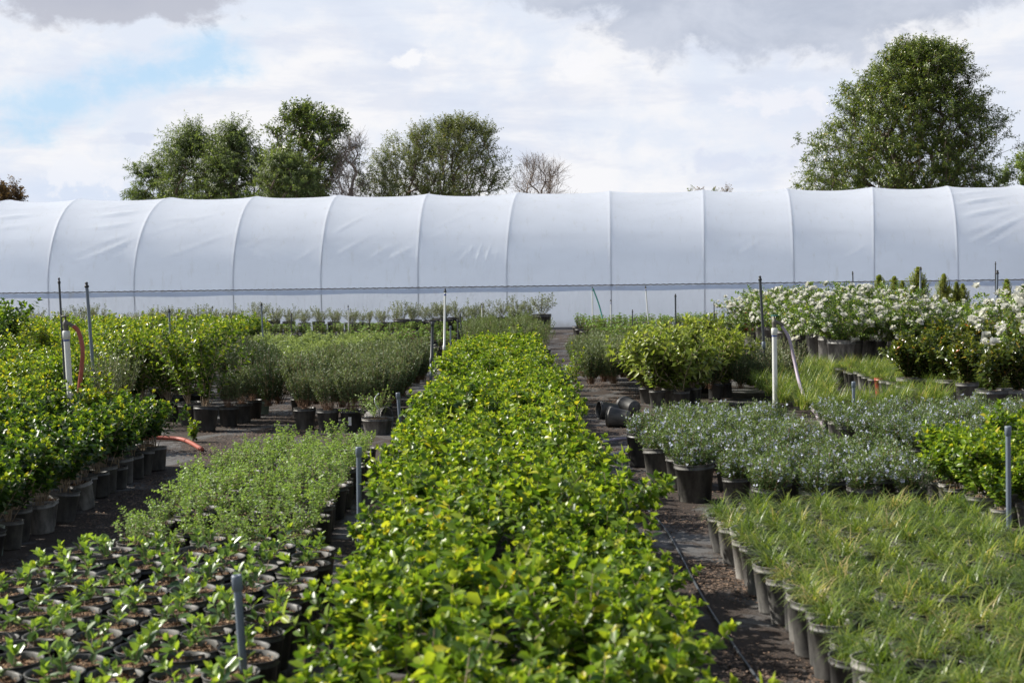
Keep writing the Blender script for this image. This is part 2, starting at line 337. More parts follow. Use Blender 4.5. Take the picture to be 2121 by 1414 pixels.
    def box(s, a, b, mat=0):
        x0, y0, z0 = a; x1, y1, z1 = b
        V = [(x0, y0, z0), (x1, y0, z0), (x1, y1, z0), (x0, y1, z0), (x0, y0, z1), (x1, y0, z1), (x1, y1, z1), (x0, y1, z1)]
        s.add(V, [np.array([(0, 3, 2, 1), (4, 5, 6, 7), (0, 1, 5, 4), (1, 2, 6, 5), (2, 3, 7, 6), (3, 0, 4, 7)])], 0.5, mat, False)
    def join(s, o, mat=0):
        for f in o.f: s.f.append(f + s.n)
        s.m += [mat] * len(o.m); s.sm += o.sm; s.v += o.v; s.t += o.t; s.n += o.n
    def mesh(s, name, mats):
        me = bpy.data.meshes.new(name)
        V = np.concatenate(s.v); T = np.concatenate(s.t)
        me.vertices.add(len(V)); me.vertices.foreach_set('co', V.astype(np.float32).ravel())
        tot = np.concatenate([np.full(len(f), f.shape[1]) for f in s.f]); loops = np.concatenate([f.ravel() for f in s.f])
        me.loops.add(len(loops)); me.loops.foreach_set('vertex_index', loops.astype(np.int32))
        me.polygons.add(len(tot)); st = np.concatenate([[0], np.cumsum(tot)[:-1]])
        me.polygons.foreach_set('loop_start', st.astype(np.int32)); me.polygons.foreach_set('loop_total', tot.astype(np.int32))
        me.polygons.foreach_set('material_index', np.concatenate([np.full(len(f), m) for f, m in zip(s.f, s.m)]).astype(np.int32))
        me.polygons.foreach_set('use_smooth', np.concatenate([np.full(len(f), m) for f, m in zip(s.f, s.sm)]))
        at = me.attributes.new('tone', 'FLOAT', 'POINT'); at.data.foreach_set('value', T.astype(np.float32))
        for m in (mats if isinstance(mats, (list, tuple)) else [mats]): me.materials.append(m)
        me.update(calc_edges=True); me.validate()
        return me
def obj(name, mesh, parent=None, loc=None, rz=0.0, sc=1.0):
    o = bpy.data.objects.new(name, mesh); COL.objects.link(o)
    if parent is not None: o.parent = parent
    if loc is not None: o.location = loc
    if rz: o.rotation_euler[2] = rz
    if sc != 1.0: o.scale = (sc,) * 3
    return o
def tag(o, label=None, cat=None, group=None, kind=None):
    if label: o['label'] = label
    if cat: o['category'] = cat
    if group: o['group'] = group
    if kind: o['kind'] = kind
    return o

# ------------------------------------------------------------------ ground
gb = MB(); gs = 40
xs = np.concatenate([[-400, -150, -60], np.linspace(-30, 30, 61), [60, 150, 400]]); ys = np.concatenate([[-60, -10], np.linspace(0, 60, 61), [120, 300, 900]])
gx, gy = np.meshgrid(xs, ys); V = np.stack([gx, gy, 0 * gx], -1).reshape(-1, 3); nx = len(xs)
i = np.arange(len(ys) - 1)[:, None] * nx; j = np.arange(nx - 1)[None]
gb.add(V, [np.stack([i + j, i + j + 1, i + nx + j + 1, i + nx + j], -1).reshape(-1, 4)])
tag(obj('ground', gb.mesh('ground', GROUND)), kind='structure')

# ------------------------------------------------------------------ pots
def pot_mb(r, h, sides=20):
    m = MB(); rb = r * 0.80; t = r * 0.045
    m.lathe([(0.001, 0.002), (rb * 0.96, 0.0), (rb, 0.01), (r * 0.955, h * 0.86), (r * 1.0, h * 0.865), (r * 1.0, h * 0.90), (r * 0.98, h * 0.905), (r * 0.985, h * 0.985), (r * 1.02, h), (r * 0.99, h * 1.008),
             (r - t * 1.6, h * 0.99), (r * 0.90, h * 0.78)], sides)
    return m
def soil_mb(r, h, rng, level=0.87):
    m = MB(); k = 16; V = [(0, 0, h * level + 0.006)]; F = []
    for q, rr in enumerate((0.35, 0.7, 0.93)):
        for a in range(k):
            V.append((r * rr * math.cos(a * 2 * math.pi / k), r * rr * math.sin(a * 2 * math.pi / k), h * level + rng.uniform(-.5, .5) * 0.012))
    tri = np.array([(0, 1 + a, 1 + (a + 1) % k) for a in range(k)])
    q4 = np.array([(1 + q * k + a, 1 + (q + 1) * k + a, 1 + (q + 1) * k + (a + 1) % k, 1 + q * k + (a + 1) % k) for q in range(2) for a in range(k)])
    m.add(V, [tri, q4], 0.5, 0, False)
    n = int(160 * (r / 0.09) ** 2); a = rng.uniform(0, 2 * np.pi, n); rad = r * 0.9 * np.sqrt(rng.uniform(0, 1, n))
    P = np.stack([rad * np.cos(a), rad * np.sin(a), np.full(n, h * level + 0.006) + rng.uniform(-.003, .006, n)], -1)
    m.leaves(P, rng.normal(0, 1, (n, 3)) * [1, 1, .35], rng.normal(0, .5, (n, 3)) + [0, 0, 1], rng.uniform(.008, .022, n), rng.uniform(.004, .010, n), 0.5, DIAM, 0)
    return m

# ------------------------------------------------------------------ plants
def curve_pts(p0, az, lean, L, n, rng, bend=0.3, wob=0.12):
    P = [np.array(p0, float)]; a = az; l = lean
    for k in range(n):
        a += rng.normal(0, wob); l += bend / n + rng.normal(0, wob * 0.5)
        P.append(P[-1] + L / n * np.array([math.sin(l) * math.cos(a), math.sin(l) * math.sin(a), math.cos(l)]))
    return np.array(P)
def pair_leaves(m, pts, t0, spacing, L, Wd, rng, tip=True, up=0.55, tone0=0.35, tonev=0.2, tipn=5, tmpl=OVAL, curl=0.12, droop=0.0, tiptone=0.85, clump=0.5):
    seg = np.linalg.norm(np.diff(pts, axis=0), axis=1); cum = np.concatenate([[0], np.cumsum(seg)]); tot = cum[-1]
    ss = np.arange(tot * t0, tot, spacing); ss = ss + rng.uniform(-.3, .3, len(ss)) * spacing
    Q = np.stack([np.interp(ss, cum, pts[:, k]) for k in range(3)], -1)
    T = unit(np.stack([np.interp(np.clip(ss + .01, 0, tot), cum, pts[:, k]) - np.interp(np.clip(ss - .01, 0, tot), cum, pts[:, k]) for k in range(3)], -1))
    n = len(Q)
    if n:
        a0 = rng.uniform(0, 2 * np.pi) + np.arange(n) * 1.57
        P = np.repeat(Q, 2, 0); TT = np.repeat(T, 2, 0); a = np.stack([a0, a0 + np.pi], -1).ravel() + rng.normal(0, .25, 2 * n)
        u = unit(np.cross(TT, np.array([0.31, 0.17, 0.2]))); w = np.cross(TT, u)
        side = np.cos(a)[:, None] * u + np.sin(a)[:, None] * w
        D = unit(side + TT * up + rng.normal(0, .18, (2 * n, 3)) + [0, 0, -droop])
        N = unit(TT - 0.3 * side + rng.normal(0, .25, (2 * n, 3)))
        f = np.repeat(ss / tot, 2)
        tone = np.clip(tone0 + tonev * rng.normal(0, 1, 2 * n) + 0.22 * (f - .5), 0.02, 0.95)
        m.leaves(P, D, N, L * rng.uniform(.7, 1.15, 2 * n), Wd * rng.uniform(.75, 1.1, 2 * n), tone, tmpl, rng.uniform(0, 2 * curl, 2 * n))
    if tip:
        k = tipn; t = unit(pts[-1] - pts[-2]); a = np.arange(k) * 2.4 + rng.uniform(0, 6)
        u = unit(np.cross(t, [0.31, 0.17, 0.2])); w = np.cross(t, u)
        side = np.cos(a)[:, None] * u + np.sin(a)[:, None] * w
        m.leaves(np.repeat(pts[-1:], k, 0), unit(side * rng.uniform(.25, .8, (k, 1)) + t), unit(t * .6 - side), L * rng.uniform(.45, .85, k), Wd * rng.uniform(.5, .8, k),
                 np.clip(tiptone + rng.normal(0, .12, k), 0, 1), tmpl, 0.05)

def glossy(seed, ph, H, Rr, nst=9, L=0.055, Wd=0.032, sp=0.026, side=3, tone0=0.38, tiptone=0.78, lo=0.35, tmpl=OVAL, stem_r=.0028):
    rng = np.random.default_rng(seed); f = MB(); st = MB()
    for k in range(nst):
        az = k * 2.4 + rng.normal(0, .3); lean = rng.uniform(0.02, 1.0) * math.atan2(Rr, H) * 1.15
        Ls = H * rng.uniform(.75, 1.12) * (1 + 0.15 * lean)
        p = curve_pts((rng.normal(0, .015), rng.normal(0, .015), ph * .85), az, lean * 0.6, Ls + ph * .1, 6, rng, lean * .6)
        st.tube(p, stem_r, stem_r * .45, 3)
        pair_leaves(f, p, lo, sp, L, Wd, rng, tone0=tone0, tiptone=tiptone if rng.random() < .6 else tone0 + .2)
        for q in range(side):
            i = rng.integers(2, 6); b = curve_pts(p[i], az + rng.normal(0, 1.3), rng.uniform(.4, 1.0), Ls * rng.uniform(.2, .42), 3, rng, -.3)
            st.tube(b, stem_r * .6, stem_r * .3, 3)
            pair_leaves(f, b, .25, sp, L * .92, Wd, rng, tone0=tone0, tiptone=tiptone if rng.random() < .5 else tone0 + .15)
    return f, st
def fluffy(seed, ph, H, Rr, nst=46, needle=0.028, nw=0.0075, per=46, bare=0.3, flowers=0, round_=True):
    rng = np.random.default_rng(seed); f = MB(); st = MB(); fl = MB()
    for k in range(nst):
        az = rng.uniform(0, 2 * np.pi); u = math.sqrt(rng.uniform(0, 1)); lean = u * math.atan2(Rr, H * .8) * 1.1
        Ls = H * (1.05 - .22 * u if round_ else rng.uniform(.8, 1.05)) * rng.uniform(.82, 1.05)
        p = curve_pts((rng.normal(0, .02), rng.normal(0, .02), ph * .85), az, lean, Ls + ph * .1, 5, rng, -lean * .55 * rng.uniform(.6, 1.2), .1)
        st.tube(p, .0022, .001, 3)
        n = per; t = np.sort(rng.uniform(bare, 1.0, n)) * 5; i = np.minimum(t.astype(int), 4); fr = (t - i)[:, None]
        Q = p[i] * (1 - fr) + p[i + 1] * fr; T = unit(p[i + 1] - p[i]) + rng.normal(0, .75, (n, 3)); Q = Q + rng.normal(0, .012, (n, 3))
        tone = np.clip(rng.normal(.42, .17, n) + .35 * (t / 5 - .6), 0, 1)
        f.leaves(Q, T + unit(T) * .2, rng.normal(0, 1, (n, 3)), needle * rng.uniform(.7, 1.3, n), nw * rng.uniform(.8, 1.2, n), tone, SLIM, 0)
        if flowers and rng.random() < .7:
            nf_ = rng.integers(1, flowers + 1); j = rng.integers(n // 3, n, nf_)
            for q in j:
                kk = 4; c = np.repeat(Q[q:q + 1], kk, 0) + rng.normal(0, .004, (kk, 3))
                fl.leaves(c, rng.normal(0, 1, (kk, 3)) + [0, 0, .5], rng.normal(0, 1, (kk, 3)), .018, .013, rng.uniform(0, 1, kk), DIAM, 0)
    return f, st, fl
def grass(seed, ph, L=0.26, n=80, dry=0.08, lean=1.5):
    rng = np.random.default_rng(seed); f = MB(); a = rng.uniform(0, 2 * np.pi, n)
    P = np.stack([rng.normal(0, .022, n), rng.normal(0, .022, n), np.full(n, ph * .86)], -1)
    tone = np.clip(rng.normal(.5, .17, n), 0.03, .88); tone[rng.random(n) < dry] = 1.0
    f.blades(P, a, L * rng.uniform(.55, 1.15, n), rng.uniform(.003, .0052, n), rng.uniform(.25, 1.0, n) ** .8 * lean, tone)
    return f
def creeper(seed, ph, H, Rr, nst=26, L=0.014, Wd=0.011, sp=.012, tone0=.5, zig=.22):
    rng = np.random.default_rng(seed); f = MB(); st = MB()
    for k in range(nst):
        az = rng.uniform(0, 2 * np.pi); lean = rng.uniform(.1, 1.25); Ls = rng.uniform(.6, 1.1) * math.hypot(H * math.cos(lean), Rr * math.sin(lean)) * 1.2
        p = curve_pts((rng.normal(0, .02), rng.normal(0, .02), ph * .86), az, lean * .8, Ls, 6, rng, .15, zig)
        st.tube(p, .0018, .0008, 3)
        pair_leaves(f, p, .3, sp, L, Wd, rng, up=.3, tone0=tone0, tiptone=.85, tipn=5, tmpl=DIAM)
        for q in range(3):
            i = rng.integers(2, 6); b = curve_pts(p[i], az + rng.normal(0, 1.2), rng.uniform(.1, .9), Ls * .35, 3, rng, 0, zig)
            st.tube(b, .0012, .0006, 3); pair_leaves(f, b, .1, sp, L, Wd, rng, up=.3, tone0=tone0, tiptone=.85, tipn=5, tmpl=DIAM)
    return f, st
def seedling(seed, ph):
    rng = np.random.default_rng(seed); f = MB(); st = MB()
    for k in range(rng.integers(2, 4)):
        h = rng.uniform(.04, .11); p = curve_pts((rng.normal(0, .02), rng.normal(0, .02), ph * .86), rng.uniform(0, 6.3), rng.uniform(.05, .5), h, 4, rng, .1)
        st.tube(p, .002, .0012, 4)
        pair_leaves(f, p, .35, .030, .058, .030, rng, up=.8, tone0=.42, tonev=.2, tipn=3, tiptone=.7, curl=.15)
    return f, st
def rosette(seed, ph, H, Rr, nr=16, L=.035, Wd=.014, tone=.75):
    rng = np.random.default_rng(seed); f = MB(); st = MB()
    for k in range(nr):
        az = rng.uniform(0, 2 * np.pi); lean = math.sqrt(rng.uniform(0, 1)) * math.atan2(Rr, H)
        p = curve_pts((0, 0, ph * .86), az, lean, H * rng.uniform(.65, 1.1), 4, rng, -.2)
        st.tube(p, .003, .002, 3)
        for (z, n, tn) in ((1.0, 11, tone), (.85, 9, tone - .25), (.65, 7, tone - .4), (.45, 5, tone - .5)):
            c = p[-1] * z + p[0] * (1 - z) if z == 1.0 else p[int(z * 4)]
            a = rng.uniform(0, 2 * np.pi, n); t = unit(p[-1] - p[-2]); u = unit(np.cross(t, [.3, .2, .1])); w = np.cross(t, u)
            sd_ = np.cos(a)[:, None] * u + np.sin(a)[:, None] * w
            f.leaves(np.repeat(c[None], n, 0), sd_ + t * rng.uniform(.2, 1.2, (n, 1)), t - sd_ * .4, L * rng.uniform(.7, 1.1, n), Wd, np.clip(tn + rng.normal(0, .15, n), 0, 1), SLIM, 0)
    return f, st
def bloom(m, c, r, rng, npet=13):
    a = np.arange(npet) * 2.4; rad = np.linspace(.2, 1, npet)
    ax = unit(np.array([rng.normal(0, .5), rng.normal(0, .5) - .3, 1.0])); u = unit(np.cross(ax, [.3, .9, .1])); w = np.cross(ax, u)
    sd_ = np.cos(a)[:, None] * u + np.sin(a)[:, None] * w
    D = sd_ * rad[:, None] + ax * (1.15 - rad)[:, None]
    m.leaves(np.repeat(c[None], npet, 0) - ax * .3 * r, D, ax - .4 * sd_ + rng.normal(0, .1, (npet, 3)), r * rng.uniform(.85, 1.1, npet), r * 1.0, np.clip(rad + rng.normal(0, .2, npet), 0, 1), OVAL, rng.uniform(-.3, .15, npet))
def rosebush(seed, ph, H, Rr, nfl=12, fr=.045, nst=34, top=True):
    rng = np.random.default_rng(seed); f = MB(); st = MB(); fl = MB()
    for k in range(nst):
        az = rng.uniform(0, 2 * np.pi); u = math.sqrt(rng.uniform(0, 1)); lean = u * math.atan2(Rr, H * .45)
        p = curve_pts((rng.normal(0, .03), rng.normal(0, .03), ph * .86), az, lean, H * rng.uniform(.7, 1.1), 6, rng, .1 * u + .1, .18)
        st.tube(p, .005, .002, 3)
        pair_leaves(f, p, .25, .035, .040, .026, rng, up=.3, tone0=.45, tipn=3, tiptone=.8)
        for q in range(4):
            i = rng.integers(1, 7); b = curve_pts(p[i], az + rng.normal(0, 1.4), rng.uniform(.3, 1.4), H * rng.uniform(.2, .4), 3, rng, .2, .2)
            st.tube(b, .0025, .001, 3); pair_leaves(f, b, .1, .026, .040, .026, rng, up=.2, tone0=.45, tipn=3, tiptone=.8)
            if q == 0 and rng.random() < nfl / nst: bloom(fl, b[-1], fr * rng.uniform(.7, 1.2), rng)
        if rng.random() < nfl / nst:
            for q in range(rng.integers(1, 4)): bloom(fl, p[-1] + rng.normal(0, fr * .9, 3), fr * rng.uniform(.7, 1.2), rng)
    return f, st, fl
def column(seed, H, Rr, ph=.3):
    rng = np.random.default_rng(seed); f = MB(); st = MB(); st.tube([(0, 0, ph * .8), (0, 0, H)], .01, .004, 5)
    n = 330
    for k in range(n):
        t = rng.uniform(0, 1) ** .8; z = ph + (H - ph) * t; rad = Rr * (1 - t) ** .75 * rng.uniform(.35, 1.3) + .02; az = rng.uniform(0, 2 * np.pi)
        p = curve_pts((0, 0, z - rad * .8), az, .75, rad * 1.5, 3, rng, -.6, .1)
        st.tube(p, .003, .0015, 3)
        pair_leaves(f, p, .3,   .025, .040, .024, rng, tone0=.62, tipn=4, tiptone=.9, tmpl=DIAM)
    return f, st

# prototypes: each variant is a list of (part name, mesh)
r0 = np.random.default_rng(5)
POT1 = {'pot': (pot_mb(.088, .175), POT)}
def kit(nm, fol, leaf, stemm=None, pot=None, soil=None, flow=None, single=False, potm=None, stem_part=False):
    """list of (part, mesh) for one variant; single=True joins everything into one mesh"""
    f, st = fol[0], (fol[1] if len(fol) > 1 else None); out = []
    if single:
        m = MB(); m.join(f, 0); mats = [leaf]
        for b, mt in ((st, stemm), (flow, single if not isinstance(single, bool) else None), (pot, potm), (soil, SOIL)):
            if b is not None and b.n: m.join(b, len(mats)); mats.append(mt)
        return [(nm, m.mesh(nm, mats))]
    if stem_part and st is not None: out.append(('foliage', f.mesh(nm + '_foliage', leaf))); out.append(('stems', st.mesh(nm + '_stems', stemm)))
    else:
        m = MB(); m.join(f, 0); mats = [leaf]
        if st is not None and st.n: m.join(st, 1); mats.append(stemm)
        out.append(('foliage', m.mesh(nm + '_foliage', mats)))
    if flow is not None and flow[0].n: out.append((flow[2], flow[0].mesh(nm + '_flowers', flow[1])))
    return out
_pm = {}
def potparts(r, h, mat, soil=True):
    key = (r, h, mat.name)
    if key not in _pm:
        _pm[key] = [('pot', pot_mb(r, h).mesh('pot', mat)), ('soil', soil_mb(r, h, r0).mesh('soil', SOIL))]
    return _pm[key] if soil else _pm[key][:1]
COUNT = {}
def place(name, parts, x, y, label, cat, group, sc=1.0, rz=None, rnd=random, tilt=0.0, z=0.0):
    COUNT[name] = COUNT.get(name, 0) + 1
    rz = rnd.uniform(0, 6.283) if rz is None else rz
    if len(parts) == 1:
        o = obj(name, parts[0][1]); root = o
    else:
        root = bpy.data.objects.new(name, None); COL.objects.link(root); root.empty_display_size = .1
        for pn, me in parts: obj(pn, me, root)
    root.location = (x, y, z); root.rotation_euler = (rnd.gauss(0, tilt), rnd.gauss(0, tilt), rz); root.scale = (sc,) * 3
    return tag(root, label, cat, group)
random.seed(11)
def grid(x0, x1, y0, y1, px, py, jit=.03, stag=True):
    out = []; k = 0; y = y0
    while y <= y1 + 1e-6:
        xx = x0 + (px / 2 if (stag and k % 2) else 0)
        while xx <= x1 + 1e-6:
            out.append((xx + random.gauss(0, jit), y + random.gauss(0, jit), xx, y)); xx += px
        y += py; k += 1
    return out

# ================================================================== central bed
PH1 = .175
def joinp(f_st, leaf, stemm, nm):
    return kit(nm, f_st, leaf, stemm)
CEN = [joinp(glossy(100 + k, PH1, .29, .23, 12, .054, .033, .029, 3, .42, .74, .35), GL, STEM, 'central_shrub') for k in range(9)]
P1 = potparts(.088, PH1, POT); P1D = potparts(.088, PH1, POTD)
for (x, y, gx_, gy_) in grid(-.50, .44, 3.45, 23.8, .310, .305, .03, False):
    if not seen(x, y): continue
    edge = 'l' if gx_ < -.38 else ('r' if gx_ > .40 else 'm'); x += .04 * (round(y / .305) % 2)
    zone = 0 if y < 8.5 else (1 if y < 14.5 else 2)
    where = {'l': 'on the left edge of the wide central bed', 'r': 'on the path edge of the wide central bed', 'm': 'in the middle of the wide central bed'}[edge]
    dist = ['near the camera', 'halfway along the bed', 'towards the far end'][zone]
    place('privet_shrub', CEN[random.randrange(9)] + P1, x, y, f'glossy green shrub {where}, {dist}', 'potted shrub', 'glossy shrubs of the central bed', random.uniform(.80, 1.16) * (1.12 if random.random() < .07 else 1), tilt=.11)
OLV = [kit('olive_shrub', glossy(130 + k, .17, .34, .16, 11, .028, .013, .02, 3, .35, .7, .3, DIAM), OL if k == 0 else leafmat('small_olive_leaf', [(0, (.06, .10, .03)), (.5, (.13, .19, .06)), (1, (.30, .36, .13))], .5, .3), STEM, single=True) for k in range(2)]
for k in range(2, 4): OLV.append(kit('olive_shrub', glossy(130 + k, .17, .34, .16, 11, .028, .013, .02, 3, .35, .7, .3, DIAM), MATS['small_olive_leaf'], STEM, single=True))
for (x, y, a, b) in grid(-.55, .95, 24.3, 33.0, .38, .5, .04):
    place('small_leaved_shrub', OLV[1 + random.randrange(3)] + P1[:1], x, y, 'grey green small leaved shrub at the far end of the central bed', 'potted shrub', 'small leaved shrubs behind the glossy ones', random.uniform(.95, 1.25))

# ================================================================== front left: seedlings in pots
SD = [kit('seedling', seedling(200 + k, .18), SL, STEM) for k in range(7)]
PS = potparts(.092, .18, POT); PSG = potparts(.092, .18, POTG)
for q, (x, y, a, b) in enumerate(grid(-2.03, -.83, 4.05, 6.75, .193, .178, .012, False)):
    if not seen(x, y, .1): continue
    e = 'at the right edge of the seedling block' if a > -.93 else ('at the path edge of the seedling block' if a < -1.9 else ('in the middle of the seedling block' if y < 6.4 else 'in the rearmost rows of the seedling block'))
    place('seedling_pot', SD[random.randrange(7)] + PS, x, y, f'leafy seedling in a black pot, {e}', 'potted seedling', 'potted seedlings at the front', random.uniform(.97, 1.05), tilt=.03)

# ================================================================== creeping plants behind them
CR_ = [kit('creeper', creeper(230 + k, .17, .12, .19, 9, .018, .014, .021, .56), TL, STEM) for k in range(6)]
for (x, y, a, b) in grid(-1.84, -.86, 6.98, 11.0, .205, .205, .015, False):
    if not seen(x, y): continue
    place('creeping_herb', CR_[random.randrange(6)] + P1, x, y, 'sprawling pale green tiny leaved herb ' + ('at the path edge of its bed' if a < -1.7 else ('beside the grey riser pipes' if a > -1.05 else 'in the middle of its bed')), 'potted herb', 'sprawling herbs behind the seedlings', random.uniform(.78, 1.18) * (.86 if y < 7.5 else 1), tilt=.03)

# ================================================================== left bed, near part
LB = [kit('left_shrub', glossy(260 + k, .185, .31, .20, 14, .052, .031, .026, 4, .08, .74), GL, STEM) for k in range(6)]
P2 = potparts(.09, .18, POT); P2G = potparts(.09, .18, POTG); P2D = potparts(.09, .18, POTD)
pale_done = False
for (x, y, a, b) in grid(-2.70, -4.3 + 1.4, 0, 0, 1, 1): pass
for r_ in range(0, 22):
    y = 6.45 + r_ * .225
    for c_ in range(0, 7):
        x = -2.68 - c_ * (.22 if c_ < 2 else .29) - (.10 if c_ > 1 else 0) - (.05 if r_ % 2 else 0) + random.gauss(0, .02); yy = y + random.gauss(0, .02)
        if not seen(x, yy, .4): continue
        edge = c_ == 0
        pale = edge and r_ == 5
        lab = 'glossy shrub in a pale green pot on the path edge of the left bed' if pale else ('glossy bright green shrub in a black pot on the path edge of the left bed' if edge else 'glossy bright green shrub inside the near left bed')
        P2x = P2G if pale else (P2D if random.random() < .35 else P2)
        place('laurel_shrub', LB[random.randrange(6)] + P2x, x, yy, lab, 'potted shrub', 'glossy shrubs of the near left bed', random.uniform(.85, 1.1) * (.8 if r_ < 2 else 1), tilt=.06)

# ================================================================== left bed, far part
LF = [kit('far_shrub', glossy(300 + k, .22, .42, .32, 14, .062, .036, .034, 3, .40, .85, .3), GL if k % 2 else YL, STEM, single=True) for k in range(6)]
LFL = ['glossy green shrub in the large bed on the far left', 'yellow green shrub in the large bed on the far left']
y = 12.2; r_ = 0
while y < 31.5:
    pit = .46 if y < 20 else .56
    x = -3.5 - (.2 if y > 13.8 else 0) - (pit / 2 if r_ % 2 else 0) - (0.9 if 13 < y < 15 else 0)
    if y > 19: x = -4.7 - (y - 19) * .02
    if y > 26: x = -5.2
    while x > -y * .37 - .4:
        if seen(x, y, .5, 40):
            v = random.choice([1, 3, 5, 1, 3, 5, 1, 3, 5, 0]) if y < 24 else random.choice([1, 3, 5])
            place('hedge_shrub', LF[v], x + random.gauss(0, .04), y + random.gauss(0, .04), LFL[0 if v % 2 else 1] + (', nearer rows' if y < 18 else (', middle rows' if y < 24 else ', rearmost rows')), 'shrub', 'shrubs of the far left bed', random.uniform(.88, 1.12) * (0.95 if y < 24 else 1.0))
        x -= pit
    y += pit * .95; r_ += 1
# silvery patch in the far left bed, one tall dark shrub at its end and a yellowing one
SV = [kit('silver_shrub', fluffy(340 + k, .2, .5, .26, 30, .03, .009, 40, .2)[:2], RL, STEM, single=True) for k in range(3)]
for q, (px, py) in enumerate([(205, 735), (235, 740), (262, 728), (285, 740), (300, 725), (250, 755), (215, 760), (345, 715)]):
    p = at_h(px, py, .62); place('silver_bush', SV[q % 3], p[0], p[1], 'grey green fine leaved bush among the glossy shrubs beside the tall grey riser', 'shrub', 'grey bushes in the far left bed', 1.15)
BIGD = kit('tall_shrub', glossy(360, .25, .85, .5, 26, .085, .045, .045, 4, .25, .45, .2), GL, STEM, single=True)
p = at_h(5, 650, 1.05); place('tall_laurel', BIGD, p[0], p[1], 'tall dark large leaved shrub at the left edge in front of the tunnel', 'shrub', None, 1.0)
p = at_h(-25, 668, 0.95); place('tall_laurel', BIGD, p[0] + .1, p[1] - .6, 'lower dark shrub cut by the left edge of the view', 'shrub', None, .85)
YB = kit('yellowing_shrub', glossy(361, .22, .62, .3, 16, .055, .03, .032, 3, .5, .95, .35), YL, STEMR, single=True)
for px, py, l in ((80, 680, 'yellowing shrub with reddish stems rising out of the far left bed'), (40, 690, 'yellowing shrub at the outer side of the far left bed')):
    p = at_h(px, py, .85); place('yellowing_shrub', YB, p[0], p[1], l, 'shrub', None)

# ================================================================== yellow green bushes in bigger pots (mid left)
PB = potparts(.125, .24, POT); PBS = potparts(.105, .21, POT)
YG = [kit('bush', glossy(380 + k, .24, .72, .46, 13, .068, .032, .038, 4, .38, .78, .18, stem_r=.0055), YL, STEM, stem_part=True) for k in range(4)]
for q, (px, py, s_, l) in enumerate([(424, 893, 1.02, 'tall yellow green bush with bare pale stems in the front black pot by the path'), (395, 880, .98, 'yellow green bush just behind the front bush of its group'),
        (352, 872, .95, 'yellow green bush in the middle of the tall bush group'), (300, 870, .98, 'yellow green bush with many yellow leaves left of the middle of its group'),
        (250, 868, .85, 'lower yellow green bush close to the red hose'), (215, 862, .72, 'small bright yellow bush standing next to the red hose'), (330, 850, 1.0, 'yellow green bush at the back of the tall bush group'),
        (405, 855, 1.05, 'tallest yellow green bush at the back of its group'), (270, 845, .95, 'yellow green bush at the back left of its group'), (365, 858, .9, 'rounded yellow green bush hidden between its neighbours')]):
    p = at_h(px, py, 0); place('yellow_bush', YG[q % 4] + PB, p[0], p[1], l, 'potted bush', 'tall yellow green bushes', s_ * .98, tilt=.06)

# ================================================================== grey fluffy shrubs
FB = [kit('fluffy', fluffy(400 + k, .22, .50, .27, 60, .030, .009, 52, .38)[:2], RL, STEMR, stem_part=True) for k in range(4)]
FS = [kit('fluffy', fluffy(410 + k, .2, .48, .27, 80, .030, .010, 55, .25)[:2], RL, STEMR, single=True) for k in range(4)]
front = [(632, 889, 'leggy grey green shrub in a black pot at the left end of the front row'), (680, 893, 'grey green shrub with brown stems, second pot of the front row'),
         (728, 893, 'grey green shrub in the black pot with a white tag'), (790, 880, 'grey green shrub at the right end of the front row')]
for q, (px, py, l) in enumerate(front):
    p = at_h(px, py, 0); o = place('lavender_shrub', FB[q % 4] + PB, p[0], p[1], l, 'potted shrub', 'fluffy grey green shrubs beside the path', .88)
p = at_h(624, 864, 0); place('lavender_shrub', FB[1] + PB, p[0], p[1], 'grey green shrub in the raised black pot behind the left end of the front row', 'potted shrub', 'fluffy grey green shrubs beside the path', .9)
for (x, y, a, b) in grid(-1.98, -.86, 14.3, 18.2, .36, .36, .04):
    if y < 17.0 and x > -.049 * y - .22: continue
    place('grey_shrub', FS[random.randrange(4)], x, y, 'fluffy grey green shrub inside the block between path and risers', 'shrub', 'fluffy grey green shrubs of the inner block', random.uniform(.95, 1.12))
FD = [kit('fluffy', fluffy(420 + k, .2, .50, .30, 64, .028, .008, 60, .2)[:2], DL, STEMR, single=True) for k in range(3)]
for q, (px, py) in enumerate([(480, 705), (505, 708), (525, 712), (545, 725), (565, 738), (500, 730), (530, 740), (555, 755), (575, 752), (470, 725)]):
    p = at_h(px, py, .60); place('dark_shrub', FD[q % 3], p[0], p[1], 'dark fluffy shrub on the left of the littered path end', 'shrub', 'dark fluffy shrubs beyond the path', 1.05)
for q, (px, py, l) in enumerate([(474, 882, 'small grey shrub in the front pot of a short row by the path'), (503, 874, 'small grey shrub in the second pot of a short row by the path'), (524, 866, 'small grey shrub in the third pot of a short row by the path'),
        (545, 858, 'low dark plant in the greyish last pot of a short row by the path')]):
    p = at_h(px, py, 0); place('grey_shrub', FB[q % 4] + (PB if q != 3 else potparts(.125, .24, POTG)), p[0], p[1], l, 'potted shrub', 'short row of small grey shrubs', .82 if q < 3 else .6)

